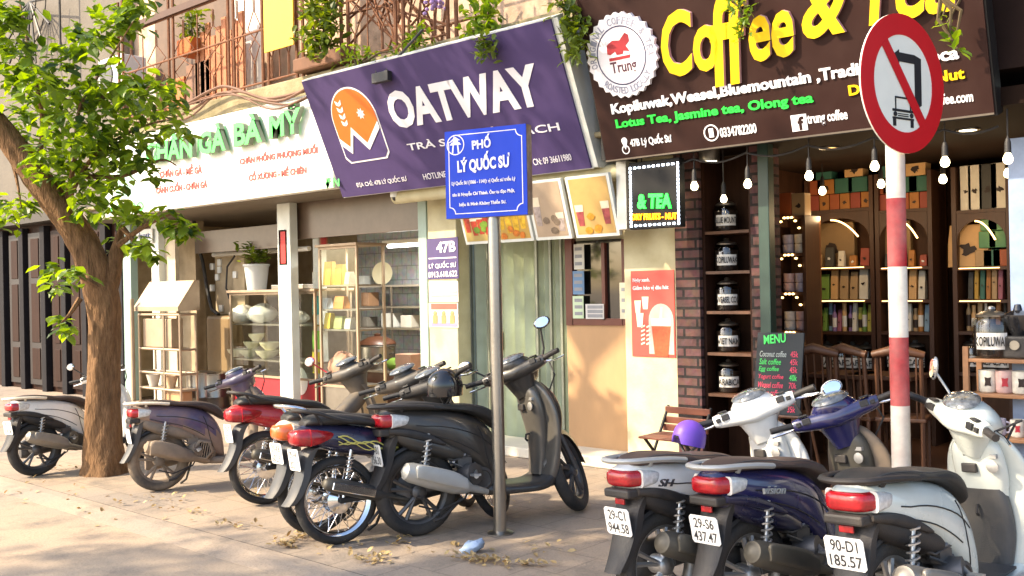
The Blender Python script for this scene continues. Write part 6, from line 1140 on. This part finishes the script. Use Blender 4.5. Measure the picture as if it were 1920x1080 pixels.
limbs = [((118, 400), (150, 330), (190, 280), (260, 240), (310, 225)), ((118, 400), (140, 300), (150, 200), (200, 120), (250, 40)), ((68, 330), (80, 230), (60, 120), (40, 20), (30, -60)), ((222, 460), (270, 425), (330, 400), (360, 430)), ((150, 330), (230, 330), (300, 300), (330, 310)), ((8, 250), (30, 330), (40, 390)), ((196, 545), (150, 520), (110, 520)), ((150, 560), (130, 590), (110, 610)), ((150, 200), (230, 170), (320, 160)), ((228, 425), (260, 460), (285, 465))]
b = MB()
for k, l in enumerate(limbs): P_ = cat([list(D(u, v, 9.1-.1*(i % 3)))+[lerp(.028, .005, i/(len(l)-1))] for i, (u, v) in enumerate(l)], 4); b.tube([Vector(p[:3]) for p in P_], [p[3] for p in P_], 6)
b.build('branch', BARK, tree, smooth=True)
clumps = [(15, 30, 45), (15, 85, 55), (60, 135, 50), (20, 150, 40), (115, 150, 45), (95, 200, 50), (150, 60, 35), (165, 85, 30), (130, 105, 35), (215, 20, 40), (255, 10, 40), (235, 45, 35), (195, 75, 25), (150, 190, 55), (200, 190, 50), (110, 250, 50), (170, 250, 60), (215, 245, 50), (250, 175, 35), (285, 165, 30), (315, 158, 25), (240, 150, 30), (270, 205, 35), (310, 205, 25), (325, 190, 18), (90, 300, 45), (140, 310, 55), (195, 305, 55), (240, 290, 45), (280, 250, 24), (330, 238, 18), (352, 248, 14), (262, 300, 24), (290, 325, 14), (165, 350, 40), (115, 335, 35), (40, 220, 40), (60, 270, 35), (150, 395, 28), (200, 390, 30), (250, 400, 32), (300, 405, 28), (335, 420, 24), (355, 435, 18), (210, 350, 28), (230, 460, 24), (265, 455, 24), (285, 470, 16), (100, 505, 20), (130, 515, 24), (105, 540, 16), (150, 510, 18), (20, 380, 26), (45, 395, 26), (5, 405, 26), (60, 380, 18), (110, 600, 12), (125, 615, 12), (0, 30, 40), (60, 185, 35), (195, 145, 35)]
rr = random.Random(21); sp = []
for u, v, r in clumps:
    d0 = 9.0+rr.uniform(-.7, .35); n = int(10+r*r*.022)
    for _ in range(n):
        c = D(u+rr.gauss(0, r*.5), v+rr.gauss(0, r*.42), d0+rr.gauss(0, r/210*.6)); a = rr.uniform(0, 6.28)
        sp.append((c, (math.cos(a), math.sin(a), rr.uniform(-.5, .35))))
leaves('leaf_crown', LF1, tree, sp, .14, .08, 33, .5)
LIT = [D(1380, 750, 5.3), D(1330, 785, 5.3), Vector((-5.0, 7.45, .45)), Vector((-5.5, 7.3, .1)), Vector((-5.35, 7.6, .75)), Vector((-5.6, 7.6, .95)), Vector((-4.35, 5.55, .75)), Vector((-4.5, 5.6, 1.0)), Vector((-4.9, 4.9, 1.2)), Vector((-8.2, 6.6, 3.3)), Vector((-7.9, 6.55, 3.6)), Vector((-8.4, 6.8, 2.9)), Vector((-4.95, 7.45, .75)), Vector((-3.4, 5.6, .0)), Vector((-5.6, 6.3, 0)), Vector((-4.2, 6.6, 0)), Vector((-2.6, 4.3, 1.0)), Vector((-1.2, 5.0, 1.0)), Vector((-5.45, 7.6, .4)), Vector((-5.0, 6.7, 0)), Vector((-7.6, 7.4, 1.6)), Vector((-5.9, 6.6, 3.0))]
def lit_gap(p, rad_=.3):
    for q in LIT:
        w = p-q; 
        if (w-SUN_DIR*w.dot(SUN_DIR)).length < rad_: return True
    return False
def hidden(p):
    q = p-Vector((0, 0, CH)); d = q.dot(FW)
    if d <= .3: return True
    v = 540-FPX*q.dot(CU)/d; u = 960+FPX*q.dot(CR)/d
    return v < -60 or u < -160 or u > 2100
def canopy_spots(c, s, n, seed, k=46):
    rr = random.Random(seed); cl = [Vector((c[0]+rr.uniform(-1, 1)*s[0], c[1]+rr.uniform(-1, 1)*s[1], c[2]+rr.uniform(-1, 1)*s[2])) for _ in range(k*3)]
    cl = [q for q in cl if sum(((q[i]-c[i])/s[i])**2 for i in range(3)) < 1][:k]; sp = []
    for q in cl:
        for _ in range(n):
            p = q+Vector((rr.gauss(0, .3), rr.gauss(0, .3), rr.gauss(0, .22))); a = rr.uniform(0, 6.28)
            if hidden(p) and not lit_gap(p): sp.append((p, (math.cos(a), math.sin(a), rr.uniform(-.5, .2))))
    return sp, cl
sA, clA = canopy_spots((-9.5, 3.1, 6.9), (1.9, 1.5, 1.1), 42, 5, 40)
leaves('upper_crown', LF1, tree, sA, .19, .10, 34, .2)
b = MB(); top = D(-330, -330, 8.2)
for q in clA[::3]: b.tube([top, top.lerp(q, .5)+Vector((0, 0, .3)), q], [.05, .03, .008], 6)
b.build('limb', BARK, tree, smooth=True)
t2 = thing('street_tree', 'tall leafy street tree standing left of the camera whose crown shades the parked scooters', 'tree', (-9.2, -3.6, -.07))
b = MB(); trunk(b, [((-9.2, -3.6, -.1), .3), ((-9.2, -3.6, .3), .24), ((-9.1, -3.3, 2), .2), ((-8.9, -2.6, 4), .17), ((-8.3, -1.2, 5.6), .12), ((-7.8, -.3, 6.6), .06)], 16); b.build('trunk', BARK, t2, smooth=True)
sB, clB = canopy_spots((-7.6, -.6, 6.4), (2.3, 2.9, 1.1), 50, 6, 70)
sC, clC = canopy_spots((-10.5, -3.7, 6.0), (.9, .6, .5), 30, 8, 12); leaves('leaf_crown', LF1, t2, sB+sC, .20, .105, 35, .2); clB = clB+clC
b = MB()
for q in clB[::3]: b.tube([Vector((-8.6, -1.8, 4.9)), Vector((-8.6, -1.8, 4.9)).lerp(q, .5)+Vector((0, 0, .3)), q], [.06, .035, .008], 6)
b.build('limb', BARK, t2, smooth=True)
# ------------------------------------------------------------------ parked scooters
def gp(u, v): p = G(u, v); return (p.x, p.y, .0)
scooter('scooter', 'white scooter with a red tail lamp half hidden behind the tree trunk', gp(68, 892), 92, 4, 30, .86, body=WHT, rail=IVORY, lines=('29-V1', '118.06'), muf=MUFG, vision=False, mirrors=(0, 1), seat_m=SEATBR)
scooter('scooter', 'dusty blue and brown scooter with a barred radiator cover right of the tree trunk', gp(300, 920), 74, 4, 38, .88, body=BLUE, low=DUSTY, inner=DUSTY, seat_m=SEATBR, rail=IVORY, muf=DUSTY, lines=None, vision=True, tyre_m=DUSTT, rimm=DUSTY, mirrors=(0, 0), dust=DUSTY, shield=DUSTY, split=PINKD)
underbone('motorbike', 'red motorbike with spoked wheels and a black seat next to the dusty blue scooter', gp(500, 945), 74, 4, 38, 1.0, body=RED, shieldm=DUSTD, cover=DUSTD, seat_m=SEATB, rail=BLK, lines=('29-P2', '437.15'), mirrors=(0, 1), tail_m=REDL, sig=REDL, mm=RED, tyre_m=None)
underbone('motorbike', 'cream tailed motorbike with orange tail lamps between the red and dark blue motorbikes', gp(598, 1000), 78, 4, 38, 1.0, body=DUSTD, tailbody=IVORY, cover=DUSTD, tail_m=AMBL, sig=IVORY, rail=CHR, lines=('29-K8', '602.91'))
underbone('motorbike', 'dark blue motorbike with yellow swirl decals and spoked wheels left of the grey scooter', gp(636, 1020), 74, 5, 38, 1.0, body=NAVYD, cover=BLK, decal=True, rail=BLK, sig=REDL, lines=('29-H4', '203.17'), mirrors=(0, 0))
scooter('scooter', 'bronze grey scooter with round mirrors and a silver muffler behind the stainless sign pole', gp(785, 1004), 71, 4, 45, 1.035, body=GREY, low=GREY, inner=GREYL, seat_m=SEATB, rail=BLK, muf=SILV, lines=('29-B1', '756.30'), wb=1.20, cover=GREY, shield=GREYL, mirrors=(dict(h=.25, out=.27), dict(h=.16, out=.33)))
scooter('scooter', 'white scooter with plate 29-C1 944.58 and black seat, leftmost of the right hand row', gp(1246, 1162), 76, 4, 40, .95, body=WHT, low=BLK, inner=WHT, seat_m=SEATBR, rail=SILV, muf=MUFD, lines=('29-C1', '944.58'), ink=INK, rimm=ALU, mirrors=(dict(h=-.02, out=.42), 0), mm=WHT, logo=('SH', -.13, .715, .11))
scooter('scooter', 'navy blue scooter with plate 29-S6 437.47 and brown seat between two white scooters', gp(1408, 1184), 76, 4, 40, .945, body=NAVY, low=NAVYD, inner=MUFD, seat_m=SEATBR, rail=SILV, muf=MUFD, lines=('29-S6', '437.47'), ink=INK, rimm=ALU, mirrors=(0, 0), logo=('vision', -.02, .70, .16, SILV), shield=DUSTY)
scooter('scooter', 'pale greenish white scooter with plate 90-D1 185.57 and a grey knee mat', gp(1672, 1254), 79, 4, -32, .975, body=PGRN, low=BLK, inner=PGRN, seat_m=SEATB, rail=BLK, muf=MUFG, lines=('90-D1', '185.57'), ink=INK, rimm=ALU, mat_on=True, shield=PGRN, mirrors=(0, dict(h=.17, out=.27, shape=(.014, .042, .062))), mm=SILV)
def helmet(c, r, m, lb, yaw=0, name='helmet', tilt=0, peak=True):
    o = thing(name, lb, 'helmet', (c[0], c[1], c[2]-r*.7), None); M = Matrix.Rotation(yaw, 3, 'Z') @ Matrix.Rotation(tilt, 3, 'Y'); b = MB(); rs = []
    for i in range(11):
        t = math.pi*.5*i/10; lo = -.45
        rs.append([Vector(c)+M@Vector((r*1.1*math.cos(2*math.pi*j/22)*math.cos(t*.99), r*.95*math.sin(2*math.pi*j/22)*math.cos(t*.99), r*math.sin(t*.99))) for j in range(22)])
    low = [[Vector(c)+M@Vector((r*1.1*k*math.cos(2*math.pi*j/22), r*.95*k*math.sin(2*math.pi*j/22), -r*h*(1 if abs(math.sin(2*math.pi*j/22)) > .45 or math.cos(2*math.pi*j/22) < 0 else .25))) for j in range(22)] for k, h in ((.9, .60), (.99, .62), (1.02, .3))]
    b.rings(low+rs); b.build('shell', m, o, smooth=True)
    q = MB(); q.ball(Vector(c)+M@Vector((r*.06, 0, -r*.05)), (r*1.02, r*.86, r*.50), 16, 8, M); q.build('lining', BLK, o, smooth=True)
    if peak:
        q = MB(); q.rings([[Vector(c)+M@Vector((r*(1.02+.5*s*max(0, math.cos(a))), r*.9*math.sin(a)*(1-.15*s), r*(.02-.06*s)+dz)) for s, dz in ((0, 0), (1, 0), (1, -.006), (0, -.006))] for a in [rad(-65+13*k) for k in range(11)]]); q.build('peak', BLK, o, smooth=True)
    q = MB(); q.tube([Vector(c)+M@Vector((0, sg*r*(.9 if sg else 0), -r*(.6 if sg else 1.25))) for sg in (-1, 0, 1)], .008, 5); q.build('chin_strap', BLK, o); return o
helmet(D(834, 722, 6.75), .115, BLKG, 'glossy black helmet hanging on the bars of the dark blue motorbike', 1.2)
helmet(D(1293, 817, 5.35), .085, mat('helmet_purple', '6a44b0', .45, var=.06), 'purple helmet hanging beside the left grip of the white scooter', rad(-112), tilt=-.25, peak=False)
rp = G(1950, 1020, 0); b = MB(); b.box((rp.x, rp.y, .35), (rp.x+.2, rp.y+.1, .5))
# ------------------------------------------------------------------ litter
LITM = leafmat('dry_leaf', '8f7a52', 'b59f70', .1)
rr = random.Random(77); sp = []
for cu, cv, su, sv, n in ((60, 920, 70, 12, 40), (270, 945, 60, 12, 30), (360, 965, 50, 8, 24), (200, 955, 60, 14, 16), (330, 930, 40, 10, 16), (560, 1012, 40, 5, 60), (540, 1025, 22, 4, 50), (700, 1052, 30, 7, 60), (755, 1018, 14, 6, 26), (900, 1052, 45, 5, 90), (980, 1062, 60, 4, 60), (1050, 1030, 50, 10, 16), (1100, 900, 60, 20, 10), (650, 1030, 70, 12, 24), (850, 1035, 60, 8, 20), (430, 985, 60, 8, 26), (130, 880, 40, 6, 14), (1000, 930, 60, 15, 10), (470, 930, 40, 10, 10)):
    for _ in range(int(n*.6)): p = G(rr.gauss(cu, su*.6), rr.gauss(cv, sv*.7)); p.z = (.008 if p.y > 3.7 else -.03)+rr.uniform(0, .02); a = rr.uniform(0, 6.28); sp.append((p, (math.cos(a), math.sin(a), rr.uniform(.0, .7))))
o = leaves('leaf_litter', LITM, None, sp, .05, .028, 40, -.2, loc=(-5, 3.6, 0)); tag(o, 'dry yellow and brown leaves strewn along the pavement edge', 'leaf litter'); o['kind'] = 'stuff'
p = G(886, 1036); b = MB(); b.ball(p+Vector((0, 0, .037)), (.08, .05, .036), 12, 8, Matrix.Rotation(.8, 3, 'Z') @ Matrix.Rotation(-.4, 3, 'Y')); rr = random.Random(2)
for i, q in enumerate(b.v): b.v[i] = q+Vector((rr.gauss(0, .007), rr.gauss(0, .007), rr.gauss(0, .005)))
tag(b.build('plastic_scrap', mat('scrap_blue', 'a8bcd6', .35, var=.25, vs=15), smooth=True), 'crumpled pale blue plastic wrapper lying on the pavement below the sign pole', 'litter')
